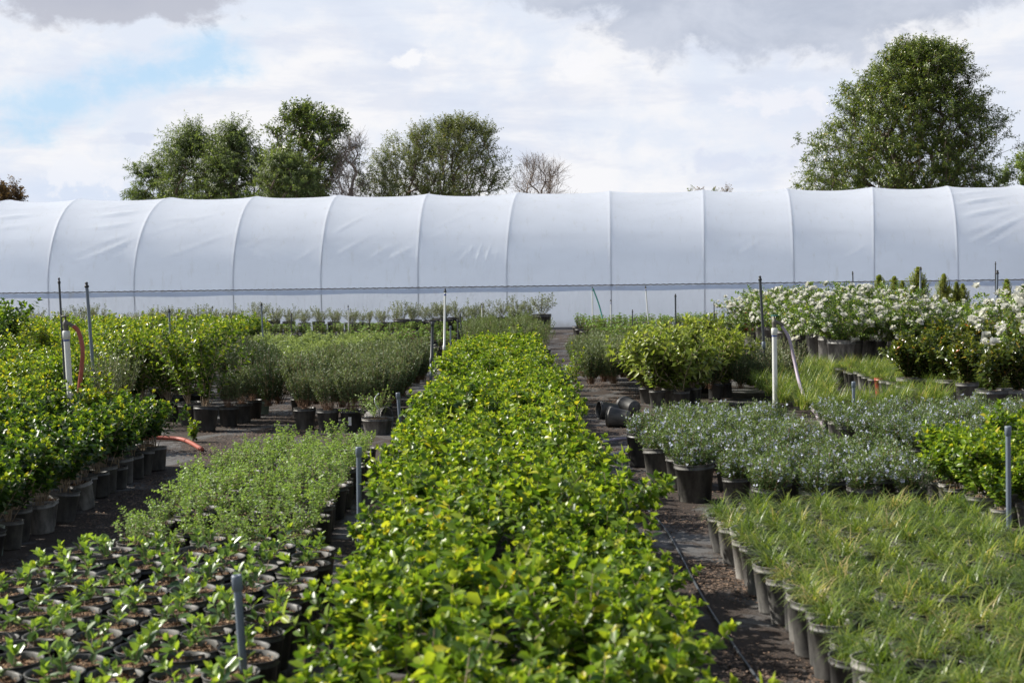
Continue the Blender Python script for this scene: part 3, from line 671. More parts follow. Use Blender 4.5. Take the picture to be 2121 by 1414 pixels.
# ================================================================== bright low mass and rosettes
LM = [kit('low', creeper(440 + k, .17, .20, .26, 34, .034, .022, .024, .5, .2), leafmat('bright_low_leaf', [(0, (.035, .07, .02)), (.5, (.155, .225, .07)), (1, (.44, .52, .22))], .4, .3) if k == 0 else MATS['bright_low_leaf'], STEM, single=True) for k in range(4)]
for (x, y, a, b) in grid(-4.5, -1.3, 18.9, 27.5, .40, .42, .05):
    if x < -3.3 - (y - 19) * .20 + 0.2 or (x > -1.9 and y > 22): continue
    place('low_green_herb', LM[random.randrange(4)], x, y, 'bright green low bushy herb behind the fluffy grey shrubs', 'herb', 'bright green herbs behind the grey shrubs', random.uniform(.9, 1.15))
RS = [kit('rosette', rosette(460 + k, .2, .26, .17), PL, STEMR, pot=pot_mb(.12, .2, 12), potm=POT, single=True) for k in range(5)]
for (x, y, a, b) in grid(-4.3, -.75, 25.5, 28.8, .38, .62, .03):
    if x < -2.6 and y < 28.5: continue
    if x > -1.0 - (y - 25) * .02 + .2: continue
    place('rosette_plant', RS[random.randrange(5)], x, y, 'light green rosette plant in a black pot behind the bright herbs', 'potted plant', 'rosette plants on the left of the central bed', random.uniform(.95, 1.15))
for (x, y, a, b) in grid(-7.6, .95, 33.3, 34.9, .40, .50, .03):
    place('rosette_plant', RS[random.randrange(5)], x, y, 'light green rosette plant in the rows before the silver plants', 'potted plant', 'rosette plants before the silver plants', random.uniform(.84, .98))
for (x, y, a, b) in grid(1.95, 4.6, 23.5, 35.8, .40, .62, .03):
    if 30.2 < y < 31.2: continue
    if not (y > 31 or x < 3.2): continue
    place('rosette_plant', RS[random.randrange(5)], x, y, ('light green rosette plant on the path edge right of the path' if a < 2.2 else 'light green rosette plant inside the block right of the path'), 'potted plant', 'rosette plants right of the path', random.uniform(1.05, 1.25))
for (x, y, a, b) in grid(4.8, 6.6, 32.5, 35.8, .42, .8, .03):
    place('rosette_plant', RS[random.randrange(5)], x, y, 'light green rosette plant before the tunnel left of the roses', 'potted plant', 'rosette plants by the tunnel', random.uniform(1.05, 1.25))
# silver plants along the tunnel
SP = [kit('silver', (lambda z: z)(glossy(480 + k, .42, .40, .50, 10, .056, .018, .040, 5, .5, .75, .02, DIAM, .0035)), OL, STEM, pot=pot_mb(.20, .42, 14), potm=POT, single=True) for k in range(5)]
for row, (dy, xs_) in enumerate(((36.2, 0), (37.3, .2))):
    x = -13.3 + xs_
    while x < 1.25:
        t_ = random.uniform(.78, 1.15) * (1.2 if x > .5 else 1)
        place('silver_plant', SP[random.randrange(5)], x + random.gauss(0, .03), dy + x * -.05 + random.gauss(0, .04), 'silvery thin plant in a wide black pot, ' + ('front' if row == 0 else 'back') + ' tunnel row' + (', at the right end' if x > .9 else ''), 'potted plant', 'silvery plants along the tunnel', t_ * .90)
        x += .40

# ================================================================== right: grass beds
GRS = [kit('grass', (grass(500 + k, .2, .150 + .012 * (k % 3), 125, .035 if k < 5 else .25),), GR) for k in range(7)]
PG = potparts(.084, .20, POTD); PGK = potparts(.084, .20, POT)
for (x, y, a, b) in grid(1.20, 2.42, 4.15, 7.75, .174, .172, .014, False):
    if not seen(x, y, .1): continue
    edge = a < 1.33
    place('grass_pot', GRS[random.choices(range(7), [5, 5, 5, 5, 5, 1, 1])[0]] + (PG if edge else PGK), x, y, 'green grass tuft in a dusty pot, path edge of the near grass bed' if edge else 'tuft of green grass inside the near grass bed' + (', far rows' if y > 6.4 else ', near rows'), 'potted grass', 'potted grass of the near right bed', random.uniform(.90, 1.10), tilt=.05)
GRF = [kit('grass', (grass(520 + k, .17, .24, 130, .06, 1.1),), GR, single=True) for k in range(4)]
for (x, y, a, b) in grid(2.95, 4.35, 13.4, 19.6, .21, .23, .03):
    if x > .234 * y and y > 14.1: continue
    place('far_grass_tuft', GRF[random.randrange(4)], x, y, 'tuft of green grass in the middle right bed behind the white standpipe', 'grass tuft', 'grass tufts of the middle right bed', random.uniform(.95, 1.2))
PGR = potparts(.084, .20, POTR)
for (x, y, a, b) in grid(4.52, 6.1, 15.3, 19.5, .24, .27, .012, False):
    edge = a < 4.6
    if not edge and y < 16.3 and x < 5.0: pass
    if edge:
        red = abs(b - 16.65) < .14
        place('grass_pot', GRS[random.randrange(5)] + (PGR if red else PG), x, y, 'grass tuft in the single red pot of the far pot row' if red else 'grass tuft in a dusty pot, edge row of the far grass bed', 'potted grass', 'potted grass of the far right bed', random.uniform(.95, 1.1))
    elif seen(x, y):
        place('far_grass_tuft', GRF[random.randrange(4)], x, y, 'tuft of green grass behind the edge pots of the far grass bed', 'grass tuft', 'grass tufts before the roses', random.uniform(.9, 1.05))

# ================================================================== right: glossy bed
RB = [kit('right_shrub', glossy(560 + k, .17, .31, .20, 13, .056, .033, .026, 4, .40, .74, .2), GL, STEM) for k in range(5)]
for (x, y, a, b) in grid(2.76, 4.3, 6.5, 9.25, .23, .22, .02, False):
    if not seen(x, y, .4, 60) or (y < 7.75 and x < 3.08): continue
    place('laurel_shrub', RB[random.randrange(5)] + (P1D if a < 3.0 else P1), x, y, 'glossy green shrub in a black pot ' + ('on the grass side of the right bed' if a < 3.0 else 'inside the right bed'), 'potted shrub', 'glossy shrubs of the right bed', random.uniform(.85, 1.10) * (.86 if a < 3.0 else 1), tilt=.06)

# ================================================================== rosemary with pale blue flowers
def rosem(seed):
    f, st, fl = fluffy(seed, .2, .24, .27, 50, .021, .0066, 60, .2, 3)
    return kit('rosemary', (f, st), RF, STEMR, flow=(fl, BP, 'blossoms'))
RM = [rosem(600 + k) for k in range(5)]
RML = 'blue flowering rosemary '
def rosemary(x, y, lab, s_=1.0, big=False):
    place('rosemary_bush', RM[random.randrange(5)] + (PB if big else PBS), x, y, RML + lab, 'potted herb', 'rosemary bushes with pale blue flowers', s_, tilt=.05)
for px, py, l in ((1372, 1003, 'in the large black pot at the path corner'), (1440, 1037, 'in the tilted black pot nearest to the path grass'), (1330, 965, 'in the black pot behind the path corner'), (1412, 1012, 'in the narrow pot between two larger path pots')):
    p = at_h(px, py); rosemary(p[0], p[1], l, 1.05, px != 1412)
for (x, y, a, b) in grid(1.55, 2.55, 8.3, 9.6, .30, .3, .03): rosemary(x, y, 'in the front band behind the near grass bed', random.uniform(.86, .98))
for (x, y, a, b) in grid(1.45, 4.9, 10.2, 12.3, .32, .30, .03):
    if 2.35 < x < 2.85 and y < 12.3: continue
    if not seen(x, y, .3, 60): continue
    rosemary(x, y, 'in the wide back band ' + ('left of the gap' if x < 2.6 else 'right of the gap'), random.uniform(.82, .96))
for k, (px, py) in enumerate([(1722, 915), (1735, 925), (1755, 937)]):
    p = at_h(px, py); place('rosemary_bush', RM[k] + potparts(.095, .26, POTD), p[0], p[1], RML + ['in the tall dusty pot at the back of the gap', 'in the tall dusty pot halfway in the gap', 'in the front pot of the gap'][k], 'potted herb', 'rosemary bushes with pale blue flowers', .85)
# dark bank of dense bushes right of the leafy heap, grey ones on its left
for (x, y, a, b) in grid(1.14, 2.1, 16.9, 20.4, .30, .36, .04):
    place('grey_shrub', FS[random.randrange(4)], x, y, 'fluffy grey green shrub between the far path and the leafy heap', 'shrub', 'grey shrubs left of the leafy heap', random.uniform(.92, 1.06))
for (x, y, a, b) in grid(2.45, 3.2, 16.4, 18.4, .33, .36, .04):
    place('dark_shrub', FD[random.randrange(3)], x, y, 'dark dense needle leaved bush right of the leafy heap', 'shrub', 'dark bushes right of the leafy heap', random.uniform(.74, .86))
for (px, py) in [(1570, 725), (1595, 730), (1560, 712), (1630, 735), (1655, 728), (1640, 745), (1590, 745), (1615, 720)]:
    p = at_h(px, py, .45); place('grey_shrub', OLV[0], p[0], p[1], 'low silvery small leaved shrub before the rose pots', 'shrub', 'low silvery shrubs before the roses', 1.1)
# leafy heap
HB = [kit('heap', glossy(640 + k, .22, .60, .66, 17, .110, .042, .046, 4, .45, .74, .10, stem_r=.008), BL, STEM, stem_part=True) for k in range(3)]
for q, (px, py, s_, l) in enumerate([(1345, 838, .92, 'broad leaved arching bush at the path side of the leafy heap'), (1390, 842, .98, 'broad leaved bush in the middle front of the leafy heap'), (1440, 838, .95, 'broad leaved bush right of the middle of the leafy heap'),
        (1485, 830, .88, 'broad leaved bush at the right end of the leafy heap'), (1415, 820, 1.0, 'broad leaved bush at the back of the leafy heap'), (1465, 815, .98, 'broad leaved bush at the back right of the leafy heap'), (1365, 846, .90, 'broad leaved bush in front between the first two of the heap'), (1415, 848, .92, 'lowest broad leaved bush in the front of the leafy heap'), (1510, 826, .80, 'small broad leaved bush beside the dark dense bushes')]):
    p = at_h(px, py); place('broad_leaved_bush', HB[q % 3] + PBS, p[0], p[1] + .15, l, 'potted bush', 'broad leaved bushes of the leafy heap', s_, tilt=.12)

# ================================================================== bronze tipped shrubs
BZ = [kit('bronze', glossy(660 + k, .27, .40, .38, 18, .074, .036, .032, 4, .42, .62, .12), BR, STEMR, stem_part=False) for k in range(4)]
PBZ = potparts(.17, .27, POTD); PBZ2 = potparts(.125, .26, POTD)
for q, (px, py, r_, l) in enumerate([(1880, 830, 0, 'bronze tipped shrub in the leftmost pot of its row'), (1908, 830, 0, 'bronze tipped shrub, second pot of its row'), (1932, 832, 0, 'bronze tipped shrub, third pot of its row'),
        (1968, 836, 1, 'bronze tipped shrub in a wide ribbed pot'), (2003, 842, 0, 'bronze tipped shrub between two wide pots'), (2056, 862, 1, 'bronze tipped shrub in the widest front pot'), (2110, 862, 1, 'bronze tipped shrub in the wide pot at the right edge'),
        (1950, 812, 0, 'bronze tipped shrub behind the third pot'), (2000, 815, 0, 'bronze tipped shrub behind the ribbed pot'), (2050, 815, 1, 'bronze tipped shrub behind the widest pot'), (2100, 815, 1, 'tall bronze tipped shrub behind the right edge pot'), (2130, 838, 1, 'bronze tipped shrub cut by the right edge')]):
    p = at_h(px, py); place('bronze_shrub', BZ[q % 4] + (PBZ if r_ else PBZ2), p[0], p[1], l, 'potted shrub', 'bronze tipped shrubs', 1.0 + (.12 if q > 6 else 0))

# ================================================================== roses
def rosek(seed, nfl, fr, mat=WP):
    f, st, fl = rosebush(seed, .40, .70, .56, nfl, fr)
    return kit('rose', (f, st), RO, STEM, flow=(fl, mat, 'blossoms'))
RK = [rosek(700 + k, 18, .060) for k in range(4)]; RKB = [rosek(710 + k, 40, .072) for k in range(3)]
RKR = rosek(720, 7, .05, RP)
PR = potparts(.135, .40, POTD); PRB = potparts(.20, .42, POTD)
pts = grid(5.25, 12.5, 21.3, 29.8, .62, .58, .05)
for (x, y, a, b) in pts:
    if not seen(x, y, .9, 60): continue
    if x > 6.4 and y > 27.5 - (x - 6.4) * 1.7: continue
    edge = a < 5.6
    dense = x > 7.1 + (y - 21) * .45
    k_ = RKB if dense and random.random() < .6 else RK
    lab = 'white rose bush in a tall dusty pot on the left edge of the rose block' if edge else ('white rose bush in the front row of the rose block' if y < 21.6 else ('heavily flowering white rose bush at the right side of the rose block' if dense else 'white rose bush inside the rose block'))
    place('rose_bush', k_[random.randrange(len(k_))] + (PRB if (edge and b < 21.5) else PR), x, y, lab, 'rose bush', 'white roses in tall pots', random.uniform(.90, 1.04) * (1.12 if a < 6.6 else .89), tilt=.04)
for (px, py, l) in ((2100, 640, 'white rose bush with crowded blooms cut by the right edge'), (2150, 655, 'nearest white rose bush at the right edge')):
    p = at_h(px, py, .95); place('rose_bush', RKB[0] + PR, p[0], p[1], l, 'rose bush', 'white roses in tall pots', 1.08)
p = at_d(1532, 640, 27.5); place('red_rose_bush', RKR + PR, p[0], 27.5, 'rose bush with a few dark red blooms left of the white roses', 'rose bush', None, .70)
# ================================================================== column shrubs
CO = [kit('column', column(740 + k, 1.30 + .15 * k, .50), CL, STEMR, pot=pot_mb(.16, .3, 14), potm=POT, single=True) for k in range(3)]
for q, (px, py) in enumerate([(1822, 578), (1860, 580), (1885, 588), (1926, 562), (1955, 575), (1990, 590), (2012, 595), (1842, 600), (1905, 600), (1975, 600), (2105, 585), (2119, 600)]):
    Y = 31.5; p = at_d(px, py, Y); s_ = p[2] / (1.30 + .15 * (q % 3))
    place('column_shrub', CO[q % 3], p[0], Y + (q % 4) * .3, ['upright bronze green shrub at the left end of its row behind the roses', 'second upright bronze green shrub behind the roses', 'short upright shrub left of the tallest one', 'tallest upright bronze green shrub behind the roses', 'bushy upright shrub right of the tallest one',
          'low upright shrub right of the bushy one', 'lowest upright shrub at the right end of the middle group', 'low upright shrub between the first two', 'low upright shrub just before the tallest one', 'low upright shrub before the bushy one', 'upright shrub near the right edge by the tunnel', 'upright shrub cut by the right edge'][q], 'shrub', 'upright shrubs behind the roses', s_ * 1.05, rz=q * 1.3)

# ================================================================== risers, standpipes, hoses
def riser(px, ytop, Y, r, mat, label, lean=0.0, cap=True, low=None, low_from=.5, base=None, joint=None):
    """pipe standing at depth Y, its top at the pixel"""
    t = at_d(px, ytop, Y); h = t[2]; b = np.array([t[0] + lean * h, Y, 0.0]) if base is None else np.array(base)
    root = bpy.data.objects.new('riser_pipe', None); COL.objects.link(root); root.location = tuple(b)
    tag(root, label, 'riser pipe', 'irrigation riser pipes')
    d = t - b; L = np.linalg.norm(d); q = Vector((0, 0, 1)).rotation_difference(Vector(d)); root.rotation_euler = q.to_euler()
    m = MB()
    if low is None: m.lathe([(r, 0), (r, L - .05)], 12)
    else:
        lo = MB(); lo.lathe([(r * 1.1, 0), (r * 1.1, L * low_from)], 12, caps=True); obj('lower_pipe', lo.mesh('lower_pipe', low), root)
        m.lathe([(r * 1.45, L * low_from - .03), (r * 1.5, L * low_from - .028), (r * 1.5, L * low_from + .03), (r * 1.35, L * low_from + .032), (r, L * low_from + .036), (r, L - .05)], 12)
    obj('pipe', m.mesh('pipe', mat), root)
    if joint:
        jn = MB(); z = L * joint; jn.lathe([(r, z - .04), (r * 1.4, z - .035), (r * 1.4, z + .035), (r, z + .04)], 12); obj('coupling', jn.mesh('coupling', mat if mat is not PVCD else PVCG), root)
    c_ = MB()
    if cap == 'open': c_.lathe([(r * 1.02, L - .052), (r * 1.3, L - .05), (r * 1.32, L - .008), (r * 1.2, L), (r * .75, L), (r * .7, L - .03), (.001, L - .03)], 12)
    else: c_.lathe([(r * 1.02, L - .052), (r * 1.35, L - .05), (r * 1.35, L - .03), (r * .8, L - .026), (r * .9, L - .01), (r * 1.05, L - .004), (r * .5, L + .004), (.0006, L + .005)], 12)
    obj('collar' if cap == 'open' else 'sprinkler_head', c_.mesh('cap', mat if cap == 'open' else BLACK), root)
    if mat is PVCW:
        tp = MB(); tp.lathe([(r * 1.03, L - .10), (r * 1.05, L - .10), (r * 1.05, L - .075), (r * 1.03, L - .075)], 12); obj('tape', tp.mesh('tape', BLUEP), root)
    return root
A_ = [
 (490, 1190, 4.62, .0135, PVCG, 'thick grey pipe standing among the seedlings closest to the camera', .05, 'open'),
 (743, 925, 7.55, .0135, PVCG, 'grey pipe between the sprawling herbs and the central bed', -.01, 'open'),
 (824, 813, 11.7, .0135, PVCG, 'short grey pipe at the far corner of the sprawling herbs', .06, 'open'),
 (2088, 882, 7.55, .0135, PVCG, 'grey pipe in the glossy shrubs at the right edge', .01, 'open'),
 (1768, 790, 12.3, .0135, PVCG, 'blue grey pipe standing in the rosemary', .0, 'open'),
 (122, 576, 13.2, .010, PVCD, 'thin black pipe rising behind the white standpipe on the left', .03, True),
 (179, 585, 14.2, .0165, PVCG, 'tall grey pipe right of the red hose', .05, True),
 (167, 640, 29.0, .011, PVCW, 'short white pipe far left before the tunnel', 0, True),
 (350, 640, 22.0, .016, PVCG, 'grey pipe rising out of the far left bed', .02, True),
 (440, 634, 31.0, .012, PVCW, 'white pipe left of the slim tall grey one before the tunnel', 0, True),
 (541, 627, 25.0, .014, PVCG, 'slim tall grey pipe behind the bright herbs', .03, True),
 (603, 648, 27.5, .010, PVCD, 'thin dark pipe behind the bright herbs', .0, True),
 (721, 632, 31.5, .012, PVCW, 'white pipe among the silver plants left of the tallest white pipe', 0, True),
 (998, 628, 32.0, .012, PVCW, 'white pipe at the far end of the central bed', 0, True),
 (933, 675, 23.5, .013, PVCG, 'short blue grey pipe, first of three beside the central bed', 0, 'open'),
 (948, 662, 24.3, .014, PVCD, 'dark pipe, middle one of three beside the central bed', .02, 'open'),
 (953, 650, 25.0, .011, PVCD, 'thin dark leaning pipe, last of three beside the central bed', .06, 'open'),
 (1265, 620, 33.0, .011, PVCW, 'short white pipe right of the green hose', 0, True),
 (1310, 641, 26.0, .010, PVCD, 'thin dark pipe in the rosette plants right of the path', 0, True),
 (1337, 592, 30.0, .013, PVCW, 'leaning white pipe right of the far path', .07, True),
 (1399, 609, 26.0, .015, PVCD, 'dark pipe behind the leafy heap', .0, True),
 (1479, 626, 30.0, .012, PVCD, 'short dark pipe close to the left end of the roses', .0, True),
 (1531, 617, 31.0, .011, PVCW, 'white pipe tip above the red rose', 0, True),
 (1766, 562, 28.0, .013, PVCD, 'dark pipe rising behind the white roses', .03, True),
 (2062, 542, 27.0, .010, BLACK, 'thin black pipe behind the roses at the right', .0, True),
]
for a in A_: riser(a[0], a[1], a[2], a[3], a[4], a[5], a[6], a[7])
riser(896, 667, 16.7, .0165, PVCD, 'tall dark pipe with a grey coupling left of the central bed', -.045, 'open', PVCG, .52)
riser(922, 598, 20.8, .0155, PVCW, 'tallest white pipe on a dark lower pipe beside the central bed', -.03, True, PVCD, .34)
riser(1574, 572, 16.8, .0165, PVCD, 'tall dark pipe left of the white standpipe on the right', .05, True, None, .5, None, .43)
riser(1907, 553, 24.5, .016, PVCG, 'grey topped white pipe rising out of the roses', -.02, True, PVCW, .62)
riser(2066, 560, 21.0, .018, PVCG, 'thick grey pipe among the roses at the right', -.02, True, None, .5, None, .72)

def hose(name, pts, r, mat, label, parent=None, cat='hose'):
    pts = np.array(pts); n = len(pts); t = np.arange(n); tt = np.linspace(0, n - 1, n * 10)
    # Catmull-Rom
    P = np.concatenate([[2 * pts[0] - pts[1]], pts, [2 * pts[-1] - pts[-2]]]); out_ = []
    for u in tt:
        i = min(int(u), n - 2); f = u - i; p0, p1, p2, p3 = P[i], P[i + 1], P[i + 2], P[i + 3]
        out_.append(.5 * ((2 * p1) + (-p0 + p2) * f + (2 * p0 - 5 * p1 + 4 * p2 - p3) * f * f + (-p0 + 3 * p1 - 3 * p2 + p3) * f ** 3))
    m = MB(); m.tube(np.array(out_), r, r, 10, caps=True)
    o = obj(name, m.mesh(name, mat)); return tag(o, label, cat)
def standpipe(px, py_base, py_top, Y, label, side, valve, handle, lean=0.0, r=.026):
    t = at_d(px, py_top, Y); b = np.array([t[0] + lean * t[2], Y, 0.0])
    root = bpy.data.objects.new('standpipe', None); COL.objects.link(root); root.location = tuple(b); tag(root, label, 'standpipe')
    d = t - b; L = np.linalg.norm(d); root.rotation_euler = Vector((0, 0, 1)).rotation_difference(Vector(d)).to_euler(); z = L
    m = MB(); m.lathe([(r, 0), (r, z)], 16); obj('pipe', m.mesh('pipe', PVCW), root)
    m = MB(); m.lathe([(r * 1.02, z - .07), (r * 1.22, z - .068), (r * 1.24, z - .002), (r * 1.1, z + .004), (.001, z + .004)], 16); obj('coupling', m.mesh('coupling', PVCW), root)
    m = MB(); m.lathe([(r * 1.01, z - .085), (r * 1.05, z - .085), (r * 1.05, z - .072), (r * 1.01, z - .072)], 16); obj('tape', m.mesh('tape', BLUEP if valve is VALVE else STEEL), root)
    v = MB(); v.lathe([(r * .85, z + .004), (r * .9, z + .05), (r * 1.0, z + .055), (r * 1.0, z + .075), (r * .7, z + .085), (.014, z + .095), (.008, z + .10), (.008, z + .135), (.001, z + .136)], 12)
    v.tube([(0, 0, z + .06), (side * .03, 0, z + .065), (side * .06, 0, z + .045), (side * .085, 0, z + .02)], [.019, .018, .016, .017], None, 10, caps=True)
    vo = obj('valve', v.mesh('valve', valve), root)
    h_ = MB(); h_.lathe([(.001, z + .128), (.034, z + .126), (.040, z + .131), (.034, z + .137), (.001, z + .134)], 10); obj('handle', h_.mesh('handle', handle), vo)
    return b, t, L
b, t, L = standpipe(137, 835, 686, 12.35, 'white standpipe with a brown tap and red hose in the left bed', 1, VALVE, VALVE, .035)
def pd(px, py, Y): return at_d(px, py, Y)
hose('red_hose', [pd(152, 675, 12.33), pd(163, 688, 12.33), pd(171, 722, 12.3), pd(169, 760, 12.3), pd(165, 800, 12.3), pd(163, 840, 12.3), (pd(168, 868, 12.3)[0], 12.2, .03), (-3.45, 12.5, .03), (-3.25, 12.95, .03), (-3.0, 13.0, .025), at_h(385, 912, .02), at_h(418, 930, .02)], .019, HOSER, 'red rubber hose hanging from the left standpipe and ending on the path')
b, t, L = standpipe(1604, 832, 680, 14.6, 'white standpipe with a green tap handle right of the leafy heap', 1, VALVE, VGREEN, .005)
hose('mauve_hose', [pd(1620, 676, 14.58), pd(1634, 700, 14.55), pd(1645, 745, 14.5), pd(1655, 790, 14.3), pd(1670, 830, 13.8), pd(1690, 856, 13.4), at_h(1702, 880, .15), at_h(1715, 905, .03)], .017, HOSEM, 'mauve hose running down from the right standpipe')
riser(1227, 594, 35.0, .015, PVCW, 'white pipe with a green hose before the tunnel', .0, True)
hose('green_hose', [pd(1228, 597, 34.97), pd(1234, 612, 34.95), pd(1241, 632, 34.9), pd(1247, 655, 34.8), pd(1249, 668, 34.7), pd(1246, 684, 34.6)], .017, HOSEG, 'thin green hose hanging from the white pipe by the tunnel')
hose('grey_hose', [at_h(1215, 925, .02), at_h(1262, 912, .02), at_h(1300, 908, .02), at_h(1322, 912, .02)], .014, HOSEM, 'pale hose lying across the path before the toppled pots')
hose('old_hose', [at_h(1240, 950, .02), at_h(1280, 940, .03), at_h(1300, 930, .03), at_h(1320, 924, .02)], .016, PVCG, 'dark hose end on the path beside the rosemary corner pots')
hose('irrigation_line', [(.93, 4.0, .012), (.90, 6.0, .012), (.94, 8.0, .012), (.88, 9.5, .012), (.93, 11.5, .012)], .006, PVCD, 'thin dark irrigation line along the edge of the central bed', cat='irrigation line')

# tag on the third front pot, toppled pots, wire hoop pot, litter
p = at_h(728, 893); m = MB(); m.box((p[0] - .015, p[1] - .1345, .07), (p[0] + .015, p[1] - .131, .15)); tag(obj('plant_tag', m.mesh('plant_tag', TAG)), 'small white plant tag on a black pot of the fluffy shrubs', 'tag')
def toppled(px, py, r, h, rz, label, mat, nod=0.0):
    me = pot_mb(r, h).mesh('pot', mat); p = at_h(px, py)
    o = obj('empty_pot', me); o.rotation_euler = (R(90) - math.atan2(r * .2, h) + nod, 0, rz); o.location = (p[0], p[1], r * .82); tag(o, label, 'empty pot', 'toppled empty pots'); return o
toppled(1302, 885, .10, .20, R(-112), 'toppled black pot lying in front on the path beside the heap', POT)
toppled(1278, 866, .092, .20, R(-75), 'toppled black pot with its mouth to the central bed', POT)
toppled(1315, 862, .10, .20, R(-150), 'toppled black pot behind the other two under the leafy heap', POT)
toppled(538, 822, .12, .24, R(-20), 'toppled grey pot at the far end of the left path', POTD)
toppled(764, 888, .11, .22, R(60), 'toppled grey pot between the fluffy shrubs and the herbs', POTD)
# small herb in the shallow wide pot with a wire hoop
hp = at_h(782, 898)
root = place('hooped_pot', kit('hoop', creeper(801, .16, .22, .28, 20, .018, .014, .02, .6), TL, STEM) + potparts(.15, .15, POTD), hp[0], hp[1], 'wide shallow pot with a wire hoop and a trailing herb', 'potted herb', None)
m = MB(); a = np.linspace(0, np.pi * 2, 26); m.tube(np.stack([.11 * np.cos(a), .02 * np.sin(a * 3), .27 + .11 * np.sin(a)], -1), .004, .004, 5); hw = obj('wire_hoop', m.mesh('wire_hoop', STEEL), root)
# weeds standing between the beds
rng = np.random.default_rng(9)
def weed(px, py, h, seed, label, s_=1.0):
    p = at_h(px, py); f, st = glossy(seed, 0.0, h, h * .5, 7, .05, .026, .04, 2, .5, .8, .15, stem_r=.003)
    m = MB(); m.join(f, 0); m.join(st, 1); o = obj('weed', m.mesh('weed', [GL, STEM]), loc=(p[0], p[1], 0)); tag(o, label, 'weed', 'weeds beside the paths')
weed(1175, 830, .5, 820, 'leggy weed with pale stems at the far edge of the central bed'); weed(1190, 800, .45, 821, 'second leggy weed farther along the edge of the central bed'); weed(400, 915, .14, 822, 'low weed before the front yellow bush pot')
# dry sticks piled at the far end of the left path
m = MB()
for k in range(90):
    p = at_h(rng.uniform(545, 610), rng.uniform(790, 825)); a = rng.uniform(-.5, .5) + (0 if k % 2 else .4); L = rng.uniform(.2, .7)
    q = p + [L * math.cos(a), L * math.sin(a), rng.uniform(0, .08)]; m.tube([p + [0, 0, rng.uniform(.0, .12)], (p + q) / 2 + [0, 0, rng.uniform(.02, .12)], q], .005, .003, 4)
tag(obj('brush_pile', m.mesh('brush_pile', STEM)), 'low pile of dry cut sticks at the end of the left path', 'brush pile')
# bark chips and leaf litter on the paths
def litter(n, areas, name):
    m = MB(); P = []
    w = np.array([a[4] for a in areas]); w = w / w.sum()
    for (x0, x1, y0, y1, _), ww in zip(areas, w):
        k = int(n * ww); P.append(np.stack([rng.uniform(x0, x1, k), rng.uniform(y0, y1, k), rng.uniform(.003, .012, k)], -1))
    P = np.concatenate(P); nn = np.sin(P[:, 0] * 5 + 1.3 * np.sin(P[:, 1] * 2.1)) + np.sin(P[:, 1] * 3.7 + P[:, 0] * 2); P = P[nn + rng.normal(0, .7, len(P)) > 0]
    k = len(P); m.leaves(P, rng.normal(0, 1, (k, 3)) * [1, 1, .15], rng.normal(0, .25, (k, 3)) + [0, 0, 1], rng.uniform(.008, .03, k), rng.uniform(.004, .013, k), .5, DIAM, 0)
    tag(obj(name, m.mesh(name, CHIP)), 'brown bark chips and dead leaves scattered on the paths', None, None, 'stuff')
litter(70000, [(.8, 1.25, 4, 9, 5), (.8, 1.7, 9, 20, 6), (.9, 2.1, 20, 36, 4), (-2.6, -1.85, 6, 12, 5), (-2.9, -1.2, 11.8, 20, 9), (-.85, -.6, 4, 12, 2)], 'bark_litter')

# ================================================================== plastic tunnel
gN = np.array([math.sin(.035), math.cos(.035), 0.0]); gT = np.array([gN[1], -gN[0], 0.0])
G0 = at_h(1170, 681, 0); HW = 1.20; A_r, B_r = 2.8, 2.78
def gp(u, s, z): return G0 + gT * u + gN * s + np.array([0, 0, z])
def u_of(px, s, z):        # where along the tunnel the pixel column lies, for a line at inward distance s and height z
    best = 0.0
    for _ in range(25):
        P = gp(best, s, z); x, _y = proj(P); best += (px - x) / (FPX / P[1])
    return best
rb_px = [-255, -80, 100, 278, 483, 665, 866, 1050, 1266, 1460, 1645, 1811, 1985, 2165, 2340]
rt_px = [-160, 25, 172, 360, 536, 706, 889, 1077, 1262, 1455, 1627, 1806, 1960, 2105, 2260]
RB_ = np.array([u_of(p, 0, HW) for p in rb_px]); RT_ = np.array([u_of(p, A_r, HW + B_r) for p in rt_px])
UB0, UB1 = RB_[0], RB_[-1]
tun = bpy.data.objects.new('polytunnel', None); COL.objects.link(tun); tun.location = tuple(G0)
tag(tun, 'long white film covered growing tunnel across the whole view', 'polytunnel')
nk = len(RB_); NU, NV = 1500, 84
w = np.linspace(0, nk - 1, NU); th = np.concatenate([np.linspace(0, np.pi / 2, 56), np.linspace(np.pi / 2, np.pi, 29)[1:]])
Wg, Tg = np.meshgrid(w, th)
sfrac = 1 - np.abs(np.cos(Tg)); ub = np.interp(Wg, np.arange(nk), RB_); ut = np.interp(Wg, np.arange(nk), RT_)
U = ub * (1 - sfrac) + ut * sfrac
near = np.round(Wg); dist = np.abs(Wg - near) * 2.45
hs = np.sin(Tg) ** 0.7
sag = (.010 + .075 * hs) * (1 - np.exp(-(dist / .45) ** 1.2))
rngT = np.random.default_rng(77); sagvar = rngT.uniform(.7, 1.25, nk)[np.floor(Wg).astype(int).clip(0, nk - 1)]
mid_ = np.sin(np.pi * (Wg - np.floor(Wg)))
sag = sag * (1 + (sagvar - 1) * mid_)
bmp = np.zeros_like(U)
def wr(wc, tc_, hw, ht, ang, freq, amp, n_=0):
    """patch of parallel folds: centre (bay coordinate, arc height 0..1), half sizes, fold angle, folds, depth"""
    x = (Wg - wc) * 2.45; y = (Tg / (np.pi / 2) - tc_) * 3.3
    xr = x * math.cos(ang) + y * math.sin(ang); yr = -x * math.sin(ang) + y * math.cos(ang)
    env = np.exp(-(xr / hw) ** 2 - (yr / ht) ** 2)
    ph = yr * freq + .35 * np.sin(xr * 2.1 + wc * 3)
    prof = np.maximum(0, np.cos(ph)) ** 3
    bmp[:] += 1.7 * amp * env * prof
